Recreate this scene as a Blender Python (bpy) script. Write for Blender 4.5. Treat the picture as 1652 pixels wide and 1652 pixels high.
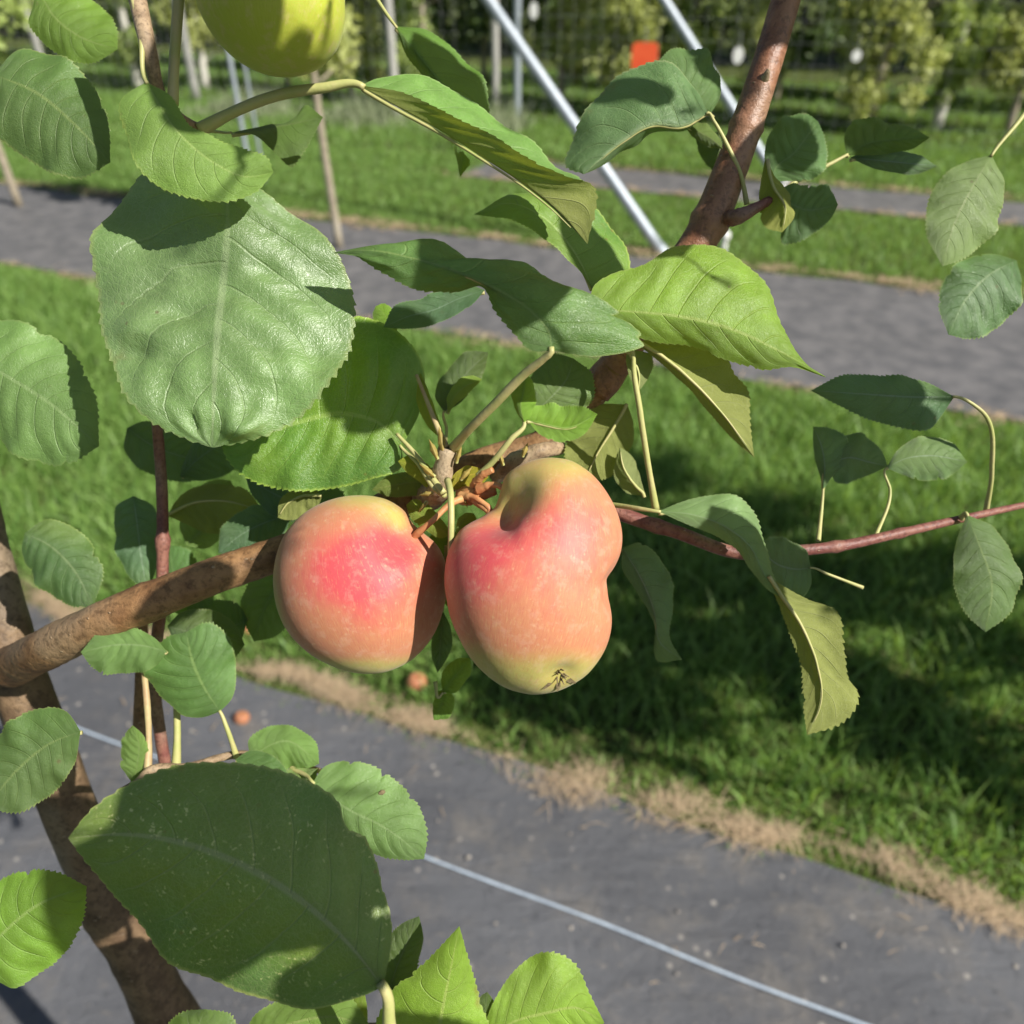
import bpy, bmesh, math, random
import numpy as np
from mathutils import Vector, Matrix
random.seed(7); RNG = np.random.default_rng(11)
for o in list(bpy.data.objects): bpy.data.objects.remove(o)
sc = bpy.context.scene; COL = sc.collection

# ------------------------------------------------------------------ camera, light, exposure
F = 1270.0; PITCH = math.radians(35); CH = 1.5
cam = bpy.data.objects.new('camera', bpy.data.cameras.new('camera')); COL.objects.link(cam)
cam.location = (0, 0, CH); cam.rotation_euler = (math.radians(90) - PITCH, 0, 0)
cd = cam.data; cd.sensor_width = 36; cd.lens = 36 * F / 1652; cd.clip_start = 0.01; cd.clip_end = 1500
cd.dof.use_dof = True; cd.dof.focus_distance = 0.295; cd.dof.aperture_fstop = cd.lens / 3.0
sc.camera = cam
SUN = Vector((.62, -.41, .665)).normalized()
EL = math.asin(SUN.z); AZ = math.atan2(SUN.x, SUN.y)
w = bpy.data.worlds.new('World'); sc.world = w; w.use_nodes = True
nt = w.node_tree; nt.nodes.clear()
sky = nt.nodes.new('ShaderNodeTexSky'); sky.sky_type = 'NISHITA'; sky.sun_disc = False
sky.sun_elevation = EL; sky.sun_rotation = AZ
bg = nt.nodes.new('ShaderNodeBackground'); bg.inputs[1].default_value = 0.05
out = nt.nodes.new('ShaderNodeOutputWorld')
nt.links.new(sky.outputs[0], bg.inputs[0]); nt.links.new(bg.outputs[0], out.inputs[0])
sl = bpy.data.lights.new('sun', 'SUN'); sl.energy = 5.0; sl.angle = math.radians(.5); sl.color = (1, .95, .87)
so = bpy.data.objects.new('sun', sl); COL.objects.link(so)
so.rotation_euler = (-SUN).to_track_quat('-Z', 'Y').to_euler(); so.location = (3, -3, 6)
sc.view_settings.view_transform = 'Standard'; sc.view_settings.look = 'None'
sc.view_settings.gamma = 1; sc.view_settings.exposure = 0.66; sc.view_settings.use_curve_mapping = False

# ------------------------------------------------------------------ geometry helpers
CP, SP = math.cos(PITCH), math.sin(PITCH)
R_ = np.array([1, 0, 0.]); U_ = np.array([0, SP, CP]); W_ = np.array([0, CP, -SP]); C_ = np.array([0, 0, CH])
def P(x, y, d):            # pixel of the reference + metres along the axis -> world point
    return C_ + d * (W_ + R_ * (x - 826) / F + U_ * (826 - y) / F)
def ray(x, y): return W_ + R_ * (x - 826) / F + U_ * (826 - y) / F
def G(x, y, z=0):
    r = ray(x, y); return C_ + r * ((z - CH) / r[2])
RA = math.radians(68.7)
NV = np.array([math.cos(RA), math.sin(RA), 0]); DV = np.array([-math.sin(RA), math.cos(RA), 0])
def ST(s, t, z=0): return NV * s + DV * t + np.array([0, 0, z])
def onplane(x, y, s):
    r = ray(x, y); return C_ + r * ((s - C_ @ NV) / (r @ NV))

def tag(o, label=None, cat=None, group=None, kind=None):
    if label: o['label'] = label
    if cat: o['category'] = cat
    if group: o['group'] = group
    if kind: o['kind'] = kind
    return o
def empty(name, loc, label, cat, group=None):
    o = bpy.data.objects.new(name, None); COL.objects.link(o); o.location = Vector(loc); o.empty_display_size = .05
    return tag(o, label, cat, group)
def link(name, me, mat, parent=None):
    o = bpy.data.objects.new(name, me); COL.objects.link(o)
    if mat: me.materials.append(mat)
    if parent is not None:
        o.parent = parent
        L = Vector((0, 0, 0)); q = parent
        while q is not None: L += q.location; q = q.parent
        o.location = -L      # vertices are in world space
    return o
def npmesh(name, V, Q, smooth=True):
    V = np.asarray(V, np.float32); Q = np.asarray(Q, np.int32)
    me = bpy.data.meshes.new(name); k = Q.shape[1]
    me.vertices.add(len(V)); me.vertices.foreach_set('co', V.ravel())
    me.loops.add(Q.size); me.loops.foreach_set('vertex_index', Q.ravel())
    me.polygons.add(len(Q)); me.polygons.foreach_set('loop_start', np.arange(0, Q.size, k, dtype=np.int32))
    me.polygons.foreach_set('use_smooth', np.full(len(Q), smooth))
    me.update(calc_edges=True); me.validate(); return me
def shift_origin(o, loc):   # put origin of a world-space single-mesh object at loc
    loc = Vector(loc); o.data.transform(Matrix.Translation(-loc)); o.location = loc
def spline(pts, n):
    pts = np.asarray(pts, float)
    d = np.r_[0, np.cumsum(np.linalg.norm(np.diff(pts, axis=0), axis=1))]; d /= d[-1]
    pe = np.vstack([2 * pts[0] - pts[1], pts, 2 * pts[-1] - pts[-2]])
    res = []
    for u in np.linspace(0, 1, n):
        i = min(max(int(np.searchsorted(d, u, 'right') - 1), 0), len(pts) - 2)
        t = (u - d[i]) / max(d[i + 1] - d[i], 1e-9)
        p0, p1, p2, p3 = pe[i], pe[i + 1], pe[i + 2], pe[i + 3]
        # non-uniform tangents
        h1 = d[i + 1] - d[i]; h0 = d[i] - d[i - 1] if i > 0 else h1; h2 = d[i + 2] - d[i + 1] if i + 2 < len(d) else h1
        m1 = ((p2 - p1) / h1 * h0 + (p1 - p0) / h0 * h1) / (h0 + h1) * h1
        m2 = ((p3 - p2) / h2 * h1 + (p2 - p1) / h1 * h2) / (h1 + h2) * h1
        res.append((2*t**3-3*t**2+1)*p1 + (t**3-2*t**2+t)*m1 + (-2*t**3+3*t**2)*p2 + (t**3-t**2)*m2)
    return np.array(res)
def tube_arrays(path, radii, n=40, k=12, rough=0, knots=()):
    p = spline(path, n); r = np.interp(np.linspace(0, 1, n), np.linspace(0, 1, len(radii)), radii)
    for (u, a, wd) in knots: r = r + a * np.exp(-((np.linspace(0, 1, n) - u) / wd) ** 2)
    V = []; up = np.array([.13, .31, .94]); prev = None
    T = np.gradient(p, axis=0); T /= np.linalg.norm(T, axis=1)[:, None]
    s = np.cross(T[0], up); s /= np.linalg.norm(s)
    for i in range(n):
        s = s - T[i] * (s @ T[i]); s /= np.linalg.norm(s); b = np.cross(T[i], s)
        for j in range(k):
            a = 2 * math.pi * j / k
            rr = r[i] * (1 + rough * (math.sin(a * 3 + i * .37) * .4 + RNG.normal() * .35))
            V.append(p[i] + rr * (math.cos(a) * s + math.sin(a) * b))
    V.append(p[0]); V.append(p[-1]); Q = []
    for i in range(n - 1):
        for j in range(k):
            j2 = (j + 1) % k; Q.append((i*k+j, i*k+j2, (i+1)*k+j2, (i+1)*k+j))
    c0, c1 = n * k, n * k + 1
    for j in range(0, k, 2):
        j1, j2 = (j + 1) % k, (j + 2) % k
        Q.append((c0, j2, j1, j)); Q.append((c1, (n-1)*k+j, (n-1)*k+j1, (n-1)*k+j2))
    return np.array(V), np.array(Q)
def merge(parts):
    Vs, Qs, o = [], [], 0
    for V, Q in parts: Vs.append(V); Qs.append(Q + o); o += len(V)
    return np.vstack(Vs), np.vstack(Qs)
def tube(name, path, radii, mat, parent=None, **k):
    V, Q = tube_arrays(path, radii, **k); return link(name, npmesh(name, V, Q), mat, parent)

# ------------------------------------------------------------------ materials
class NB:
    def __init__(s, name):
        s.m = bpy.data.materials.new(name); s.m.use_nodes = True; s.t = s.m.node_tree; s.t.nodes.clear()
        s.out = s.t.nodes.new('ShaderNodeOutputMaterial')
    def n(s, ty, **kw):
        nd = s.t.nodes.new('ShaderNode' + ty)
        ins = kw.pop('ins', {})
        for k, v in kw.items(): setattr(nd, k, v)
        for k, v in ins.items(): s.put(nd.inputs[k], v)
        return nd
    def put(s, sock, v):
        if hasattr(v, 'outputs'): v = v.outputs[0]
        if isinstance(v, bpy.types.NodeSocket): s.t.links.new(v, sock)
        else:
            if isinstance(v, tuple) and len(v) == 3 and sock.type == 'RGBA': v = (*v, 1)
            sock.default_value = v
    def math(s, op, a, b=0, c=0, clamp=False):
        nd = s.n('Math', operation=op, use_clamp=clamp); s.put(nd.inputs[0], a); s.put(nd.inputs[1], b); s.put(nd.inputs[2], c); return nd.outputs[0]
    def mix(s, f, a, b, blend='MIX'):
        nd = s.n('Mix', data_type='RGBA', blend_type=blend, clamp_factor=True)
        s.put(nd.inputs[0], f); s.put(nd.inputs[6], a); s.put(nd.inputs[7], b); return nd.outputs[2]
    def step(s, v, a, b):   # smoothstep a..b -> 0..1
        nd = s.n('MapRange', interpolation_type='SMOOTHSTEP'); s.put(nd.inputs[0], v); s.put(nd.inputs[1], a); s.put(nd.inputs[2], b); return nd.outputs[0]
    def noise(s, scale, detail=3, rough=.55, vec=None, dist=0):
        nd = s.n('TexNoise'); nd.inputs['Scale'].default_value = scale; nd.inputs['Detail'].default_value = detail
        nd.inputs['Roughness'].default_value = rough; nd.inputs['Distortion'].default_value = dist
        if vec is not None: s.put(nd.inputs['Vector'], vec)
        return nd.outputs[0]
    def scaled(s, vec, sc3):
        nd = s.n('VectorMath', operation='MULTIPLY'); s.put(nd.inputs[0], vec); nd.inputs[1].default_value = sc3; return nd.outputs[0]
    def bump(s, h, st=.5, dist=.001):
        nd = s.n('Bump'); nd.inputs['Strength'].default_value = st; nd.inputs['Distance'].default_value = dist; s.put(nd.inputs['Height'], h); return nd.outputs[0]
    def pr(s, col, rough=.6, spec=.5, normal=None, **kw):
        nd = s.n('BsdfPrincipled'); s.put(nd.inputs['Base Color'], col); s.put(nd.inputs['Roughness'], rough)
        s.put(nd.inputs['Specular IOR Level'], spec)
        if normal is not None: s.put(nd.inputs['Normal'], normal)
        for k, v in kw.items(): s.put(nd.inputs[k.replace('_', ' ')], v)
        return nd.outputs[0]
    def done(s, sh): s.t.links.new(sh, s.out.inputs[0]); return s.m

def leaf_material(name, top, vein, under, trans, gloss=.40, speck=0., spec=.6, tw=.36, yellow=.0, K=8.5, slope=1.7):
    b = NB(name)
    uv = b.n('UVMap', uv_map='leaf').outputs[0]
    sep = b.n('SeparateXYZ', ins={0: uv}); u, v0 = sep.outputs[0], sep.outputs[1]
    v = b.math('MULTIPLY_ADD', v0, 2, -1); av = b.math('ABSOLUTE', v)
    side = b.math('MULTIPLY', b.math('GREATER_THAN', v, 0), .5)
    obj = b.n('TexCoord').outputs['Object']
    wob = b.math('MULTIPLY', b.math('SUBTRACT', b.noise(28, 2, vec=obj), .5), .5)
    ph = b.math('ADD', b.math('ADD', b.math('SUBTRACT', b.math('MULTIPLY', u, K), b.math('MULTIPLY', b.math('POWER', av, 1.25), slope)), side), wob)
    fr = b.math('ABSOLUTE', b.math('SUBTRACT', b.math('FRACT', ph), .5))          # .5 on a vein
    vmask = b.step(fr, .455, .495)
    vmask = b.math('MULTIPLY', vmask, b.step(av, 1.0, .55))
    mid = b.step(av, .045, .015)
    uvs = b.scaled(uv, (60, 36, 1))
    vor = b.n('TexVoronoi', feature='DISTANCE_TO_EDGE', ins={'Vector': uvs, 'Scale': 1.0}).outputs[0]
    net = b.step(vor, .11, .02)
    vor2 = b.n('TexVoronoi', feature='DISTANCE_TO_EDGE', ins={'Vector': b.scaled(uv, (150, 90, 1)), 'Scale': 1.0}).outputs[0]
    veins = b.math('MAXIMUM', b.math('MULTIPLY', mid, .75), b.math('MULTIPLY', vmask, .38))
    allv = b.math('MAXIMUM', veins, b.math('MULTIPLY', net, .20))
    mott = b.noise(55, 4, .6, vec=obj)
    big = b.noise(14, 2, .5, vec=obj)
    oi = b.n('ObjectInfo').outputs['Color']
    tcol = b.mix(b.step(mott, .35, .7), top, tuple(min(1, c * 1.45) for c in top))
    tcol = b.mix(b.math('MULTIPLY', b.step(big, .4, .75), .5), tcol, tuple(c * .62 for c in top))
    tcol = b.mix(b.math('MULTIPLY', b.step(big, .62, .4), yellow), tcol, (.2, .24, .035))
    tcol = b.mix(allv, tcol, vein)
    # small brown rust flecks and pale residue specks
    fl = b.n('TexVoronoi', feature='F1', ins={'Vector': obj, 'Scale': 210.}).outputs[0]
    flk = b.math('MULTIPLY', b.step(fl, .22, .08), b.step(b.noise(30, 2, vec=obj), .57, .66))
    tcol = b.mix(b.math('MULTIPLY', flk, .8), tcol, (.12, .07, .03))
    if speck > 0:
        dv = b.n('TexNoise'); dv.inputs['Scale'].default_value = 300; b.put(dv.inputs['Vector'], obj)
        ov = b.n('VectorMath', operation='MULTIPLY_ADD'); b.put(ov.inputs[0], dv.outputs[1]); ov.inputs[1].default_value = (.006, .006, .006); b.put(ov.inputs[2], obj)
        sp = b.n('TexVoronoi', feature='F1', ins={'Vector': ov.outputs[0], 'Scale': 420.}).outputs[0]
        spk = b.math('MULTIPLY', b.step(sp, .30, .12), b.step(b.noise(38, 3, .7, vec=obj), .46, .60))
        tcol = b.mix(b.math('MULTIPLY', spk, speck), tcol, (.42, .46, .22))
    brn = b.math('MULTIPLY', b.step(b.noise(24, 4, .65, vec=obj), .60, .70), b.step(b.math('ADD', av, b.math('MULTIPLY', b.noise(90, 3, vec=obj), .25)), .93, 1.12))
    tcol = b.mix(b.math('MULTIPLY', brn, .85), tcol, (.20, .11, .035))
    tcol = b.mix(b.math('MULTIPLY', b.step(b.noise(7, 3, .6, vec=obj), .45, .7), .35), tcol, (.16, .20, .10))
    rim = b.step(av, .955, 1.0)
    tcol = b.mix(b.math('MULTIPLY', rim, .5), tcol, (.32, .36, .12))
    tcol = b.mix(1.0, tcol, oi, 'MULTIPLY')
    ucol = b.mix(allv, b.mix(b.step(mott, .3, .7), under, tuple(c * 1.3 for c in under)), (.42, .44, .22))
    bf = b.n('NewGeometry').outputs['Backfacing']
    col = b.mix(bf, tcol, ucol)
    h = b.math('SUBTRACT', b.math('MULTIPLY', b.step(vor2, 0, .3), .22), b.math('MULTIPLY', net, .2))
    h = b.math('SUBTRACT', h, b.math('MULTIPLY', vmask, .9))
    h = b.math('ADD', h, b.math('MULTIPLY', b.noise(420, 3, .6, vec=obj), .7)); h = b.math('ADD', h, b.math('MULTIPLY', b.noise(85, 3, .55, vec=obj), 3.2))
    nrm = b.bump(h, .75, .00035)
    rg = b.math('MULTIPLY_ADD', b.noise(160, 3, .6, vec=obj), .25, gloss - .08)
    rg = b.math('ADD', rg, b.math('MULTIPLY', bf, .35))
    sh = b.pr(col, rg, b.math('MULTIPLY_ADD', bf, -spec * .6, spec), nrm)
    tc = b.mix(b.math('MULTIPLY', veins, .7), b.mix(b.math('MULTIPLY', allv, .5), trans, tuple(c * .6 for c in trans)), tuple(c * .75 for c in trans))
    tr = b.n('BsdfTranslucent', ins={'Color': tc, 'Normal': nrm}).outputs[0]
    mx = b.n('MixShader', ins={0: tw}); b.t.links.new(sh, mx.inputs[1]); b.t.links.new(tr, mx.inputs[2])
    return b.done(mx.outputs[0])

M = {}
M['leaf'] = leaf_material('leaf_green', (.088, .165, .042), (.24, .33, .10), (.20, .25, .10), (.32, .46, .035))
M['leafpale'] = leaf_material('leaf_pale', (.18, .275, .075), (.36, .44, .18), (.25, .29, .11), (.40, .54, .06), gloss=.42, spec=.65)
M['leafbig'] = leaf_material('leaf_big', (.15, .25, .07), (.36, .46, .20), (.25, .29, .11), (.36, .50, .06), gloss=.38, spec=1.0, K=6.5, slope=2.3)
M['leafdark'] = leaf_material('leaf_dark', (.038, .095, .026), (.20, .25, .12), (.15, .19, .08), (.20, .34, .02), gloss=.35, spec=.85, speck=0., yellow=.35)  # darker leaf copy: the shade over these leaves is put into the colour
M['leafspeck'] = leaf_material('leaf_dark_speckled', (.038, .095, .026), (.20, .25, .12), (.15, .19, .08), (.20, .34, .02), gloss=.35, spec=.85, speck=.75, yellow=.35)  # same colour darkened for shade, plus pale specks
M['leafyel'] = leaf_material('leaf_yellowing', (.17, .27, .03), (.36, .42, .12), (.26, .28, .07), (.55, .66, .04), gloss=.48)
M['leafolive'] = leaf_material('leaf_olive', (.12, .19, .035), (.28, .33, .11), (.22, .245, .07), (.38, .45, .035), gloss=.5)

def bark_material(name, c1, c2, c3, scale=1., lent=True, rough=.6, spec=.35):
    b = NB(name); obj = b.n('TexCoord').outputs['Object']
    n1 = b.noise(90 * scale, 5, .65, vec=obj); n2 = b.noise(350 * scale, 4, .7, vec=obj); n3 = b.noise(18 * scale, 3, vec=obj)
    c = b.mix(b.step(n1, .35, .65), c1, c2); c = b.mix(b.math('MULTIPLY', b.step(n3, .5, .68), .7), c, c3)
    c = b.mix(b.math('MULTIPLY', b.step(n2, .52, .35), .55), c, tuple(x * .35 for x in c1))
    le = b.n('TexVoronoi', feature='F1', ins={'Vector': b.scaled(obj, (1, 1, 2.2)), 'Scale': 150. * scale}).outputs[0]
    lm = b.math('MULTIPLY', b.math('MULTIPLY', b.step(le, .17, .08), .5), b.step(b.noise(60, 2, vec=obj), .45, .6))
    if lent: c = b.mix(lm, c, (.42, .33, .22))
    h = b.math('ADD', b.math('MULTIPLY', n1, .8), b.math('MULTIPLY', n2, .7)); h = b.math('ADD', h, lm)
    return b.done(b.pr(c, rough, spec, b.bump(h, .9, .0009 / scale)))
M['bark'] = bark_material('branch_bark', (.17, .085, .035), (.30, .17, .075), (.34, .24, .14))
M['trunkbark'] = bark_material('trunk_bark_shaded', (.10, .062, .035), (.19, .125, .07), (.24, .19, .13), .8)  # darker bark copy: the trunk's shade is put into its colour
M['barkred'] = bark_material('stem_bark', (.20, .085, .045), (.30, .15, .085), (.30, .19, .12), rough=.42, spec=.5)
M['twig'] = bark_material('twig_bark', (.17, .06, .05), (.24, .11, .08), (.27, .2, .14), 1.6, rough=.45)
M['spur'] = bark_material('spur_bark', (.22, .15, .09), (.36, .26, .16), (.42, .34, .22), 2.2)
M['trunkfar'] = bark_material('trunk_bark', (.26, .22, .16), (.36, .31, .23), (.44, .4, .32), .25, lent=False)
M['trunkpale'] = bark_material('whitewashed_bark', (.5, .48, .42), (.62, .6, .54), (.45, .42, .36), .25, lent=False)

def simple(name, col, col2, rough=.6, scale=50, spec=.4, bumpd=.0003, metal=0., trans=None):
    b = NB(name); obj = b.n('TexCoord').outputs['Object']
    n = b.noise(scale, 4, .6, vec=obj); c = b.mix(b.step(n, .3, .7), col, col2)
    sh = b.pr(c, rough, spec, b.bump(b.noise(scale * 4, 3, vec=obj), .5, bumpd), Metallic=metal)
    if trans:
        tr = b.n('BsdfTranslucent', ins={'Color': trans}).outputs[0]
        mx = b.n('MixShader', ins={0: .4}); b.t.links.new(sh, mx.inputs[1]); b.t.links.new(tr, mx.inputs[2]); sh = mx.outputs[0]
    return b.done(sh)
M['petiole'] = simple('petiole_green', (.34, .36, .12), (.42, .38, .17), .5, 120)
M['petiolebrown'] = simple('petiole_tan', (.36, .24, .13), (.42, .36, .17), .55, 90)
M['pedicel'] = simple('fruit_stalk_orange', (.42, .16, .065), (.5, .27, .11), .5, 160)
M['scale'] = simple('bud_scale', (.45, .36, .10), (.34, .26, .08), .55, 130, trans=(.5, .35, .05))
M['galv'] = simple('galvanised_steel', (.27, .31, .35), (.37, .41, .45), .5, 30, .5, metal=.3)
M['postwood'] = simple('weathered_post', (.30, .30, .28), (.40, .39, .36), .8, 12, bumpd=.002)
M['wire'] = simple('fence_wire_steel', (.28, .29, .30), (.36, .37, .37), .5, 20, metal=.3)
M['orange'] = simple('orange_plastic', (.80, .12, .04), (.75, .09, .03), .5, 10)
M['white'] = simple('white_plastic', (.78, .78, .75), (.7, .7, .68), .5, 10)
M['calyx'] = simple('dried_calyx', (.09, .06, .03), (.20, .16, .08), .8, 400, bumpd=.0006)
M['blue'] = simple('pale_blue_strand', (.46, .54, .62), (.34, .40, .47), .6, 60)

# apple skin: base / blush pigments from per-vertex attributes (painted like the fruit's own pigment)
def apple_material(name, green, peach, red, bloom=.55, redamt=1.0):
    b = NB(name); obj = b.n('TexCoord').outputs['Object']
    at = b.n('Attribute', attribute_name='blush').outputs['Fac']; ag = b.n('Attribute', attribute_name='ground').outputs['Fac']
    stv = b.n('Attribute', attribute_name='axis').outputs['Vector']       # streak coordinate
    n1 = b.noise(1.0, 4, .6, vec=b.scaled(stv, (9, 2.6, 1))); n2 = b.noise(95, 4, .6, vec=obj); n3 = b.noise(30, 3, .5, vec=obj)
    bl = b.math('ADD', at, b.math('MULTIPLY', b.math('SUBTRACT', n1, .5), .42)); bl = b.math('ADD', bl, b.math('MULTIPLY', b.math('SUBTRACT', n2, .5), .55))
    bl = b.math('ADD', bl, b.math('MULTIPLY', b.math('SUBTRACT', n3, .5), .6))
    gr = b.math('ADD', ag, b.math('MULTIPLY', b.math('SUBTRACT', n3, .5), .35))
    c = b.mix(b.step(gr, .25, .85), peach, green)
    c = b.mix(b.math('MULTIPLY', b.step(bl, .12, 1.15), redamt), c, red)
    fs = b.noise(1.0, 5, .7, vec=b.scaled(stv, (60, 7, 1)))
    c = b.mix(b.math('MULTIPLY', b.step(fs, .5, .68), .30), c, tuple(x * .72 for x in red))
    c = b.mix(b.math('MULTIPLY', b.step(fs, .46, .33), .32), c, (.58, .42, .19))
    c = b.mix(b.math('MULTIPLY', b.step(b.noise(210, 4, .65, vec=obj), .5, .68), .22), c, (.62, .42, .30))
    c = b.mix(b.math('MULTIPLY', b.step(b.noise(40, 5, .7, vec=obj), .62, .72), .35), c, (.36, .20, .09))
    le = b.n('TexVoronoi', feature='F1', ins={'Vector': obj, 'Scale': 270.}).outputs[0]
    c = b.mix(b.math('MULTIPLY', b.step(le, .18, .08), .24), c, (.60, .46, .26))
    h = b.math('ADD', b.noise(500, 3, .6, vec=obj), b.math('MULTIPLY', b.noise(60, 2, vec=obj), 2.0))
    sh = b.pr(c, b.math('MULTIPLY_ADD', n3, .25, .42), .4, b.bump(h, .22, .0004), Subsurface_Weight=.12, Subsurface_Scale=.003, Sheen_Weight=.08, Sheen_Roughness=.5)
    return b.done(sh)
M['apple'] = apple_material('apple_skin', (.42, .37, .10), (.50, .205, .105), (.56, .075, .085))
M['windfall'] = apple_material('windfall_skin', (.30, .21, .09), (.38, .15, .065), (.22, .07, .04))
M['greenapple'] = apple_material('green_apple_skin', (.36, .42, .04), (.44, .46, .05), (.4, .3, .05), redamt=.15)

# ground materials
b = NB('soil'); obj = b.n('TexCoord').outputs['Object']
c = b.mix(b.step(b.noise(3, 5, .6, vec=obj), .35, .65), (.045, .06, .018), (.075, .10, .025)); c = b.mix(b.step(b.noise(40, 4, .7, vec=obj), .5, .75), c, (.13, .11, .06))
M['soil'] = b.done(b.pr(c, .95, .1, b.bump(b.noise(60, 4, vec=obj), .8, .01)))
b = NB('fabric'); obj = b.n('TexCoord').outputs['Object']
wa = b.n('TexWave', wave_type='BANDS', bands_direction='X', ins={'Vector': obj, 'Scale': 130., 'Distortion': .6}).outputs[1]
wb = b.n('TexWave', wave_type='BANDS', bands_direction='Y', ins={'Vector': obj, 'Scale': 130., 'Distortion': .6}).outputs[1]
dirt = b.noise(7, 6, .68, vec=obj); d2 = b.noise(45, 5, .7, vec=obj); d3 = b.noise(2.2, 3, .5, vec=obj)
c = b.mix(b.step(d3, .3, .7), (.078, .080, .088), (.112, .116, .126))
c = b.mix(b.math('MULTIPLY', b.step(dirt, .48, .72), .65), c, (.17, .155, .135))
c = b.mix(b.math('MULTIPLY', b.step(d2, .58, .72), .55), c, (.23, .205, .17))
c = b.mix(b.math('MULTIPLY', b.step(d2, .44, .30), .5), c, (.035, .038, .045))
spk = b.n('TexVoronoi', feature='F1', ins={'Vector': obj, 'Scale': 26.}).outputs[0]
c = b.mix(b.math('MULTIPLY', b.step(spk, .17, .09), b.step(b.noise(9, 2, vec=obj), .48, .55)), c, (.30, .28, .25))
h = b.math('ADD', b.math('MULTIPLY', b.math('ADD', wa, wb), .12), b.math('ADD', d2, b.math('MULTIPLY', dirt, 2))); h = b.math('ADD', h, b.math('MULTIPLY', b.noise(5, 3, .5, vec=b.scaled(obj, (1, 3, 1)), dist=1.2), 2))
M['fabric'] = b.done(b.pr(c, .62, .38, b.bump(h, .7, .006)))

def blade_material(name, c1, c2, trans, fac=.35, rough=.5):
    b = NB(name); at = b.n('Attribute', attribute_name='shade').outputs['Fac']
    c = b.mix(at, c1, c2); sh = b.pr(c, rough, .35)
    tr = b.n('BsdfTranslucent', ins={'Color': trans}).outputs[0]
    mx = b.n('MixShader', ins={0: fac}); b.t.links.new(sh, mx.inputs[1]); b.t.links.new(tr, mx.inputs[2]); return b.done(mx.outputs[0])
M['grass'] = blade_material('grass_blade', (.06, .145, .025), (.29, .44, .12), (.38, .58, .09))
M['straw'] = blade_material('straw', (.36, .26, .16), (.68, .53, .35), (.4, .3, .15), .2, .7)
M['treeleaf'] = blade_material('orchard_leaf', (.11, .17, .04), (.46, .56, .18), (.50, .60, .13), .35, .45)
M['treeleafyel'] = blade_material('orchard_leaf_yellow', (.20, .24, .06), (.58, .62, .24), (.6, .64, .16), .35, .5)
M['treeleafdeep'] = blade_material('orchard_leaf_deep', (.04, .075, .02), (.14, .21, .06), (.2, .3, .05), .3, .5)  # darkened copy for the back row: shady gaps put into the leaf colour
M['woodleaf'] = blade_material('wood_leaf', (.006, .011, .006), (.028, .045, .015), (.03, .05, .01), .2, .6)  # near-black: the wood's inner shade is put into the leaf colour

M['fabricdustysheen'] = simple('dusty_sheen_fabric', (.088, .088, .092), (.15, .145, .145), .6, 9, .5, .002)  # dusty far fabric; its glancing sheen is put into the paler colour
# ------------------------------------------------------------------ setting: ground and strips
def sheet(name, s0, s1, t0, t1, z, mat, ns=30, nt_=200, amp=0., edge=0.):
    S = np.linspace(s0, s1, ns); T = np.linspace(t0, t1, nt_); V = []
    for i, s in enumerate(S):
        for t in T:
            ds = edge * (math.sin(t * 5.1 + s0) + math.sin(t * 11.7 + s0 * 3) * .6) if i in (0, ns - 1) else 0
            dz = amp * (math.sin(s * 9 + t * 3.3) + math.sin(s * 4.1 - t * 6.1) + 1.2 * math.sin(t * 17 + s * 5) * .4)
            V.append(ST(s + ds, t, z + amp * 2 + dz if amp else z))
    Q = [(i*nt_+j, (i+1)*nt_+j, (i+1)*nt_+j+1, i*nt_+j+1) for i in range(ns-1) for j in range(nt_-1)]
    o = link(name, npmesh(name, V, Q), mat); tag(o, kind='structure'); return o
gm = npmesh('ground', [(-600, -600, 0), (600, -600, 0), (600, 600, 0), (-600, 600, 0)], [(0, 1, 2, 3)], False)
tag(link('ground', gm, M['soil']), kind='structure')
tag(sheet('fabric_strip', -.75, 1.06, -6, 9, .006, M['fabric'], 50, 420, .0022, .008), 'dark grey woven weed fabric under the near tree row')
tag(sheet('fabric_strip', 3.3, 4.8, -6, 12, .006, M['fabricdustysheen'], 24, 300, .003, .01), 'second strip of grey weed fabric beyond the first grass lane')
tag(sheet('fabric_strip', 6.45, 7.15, -8, 3.0, .006, M['fabricdustysheen'], 14, 200, .003, .01), 'third, narrow far strip of grey weed fabric')

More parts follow.
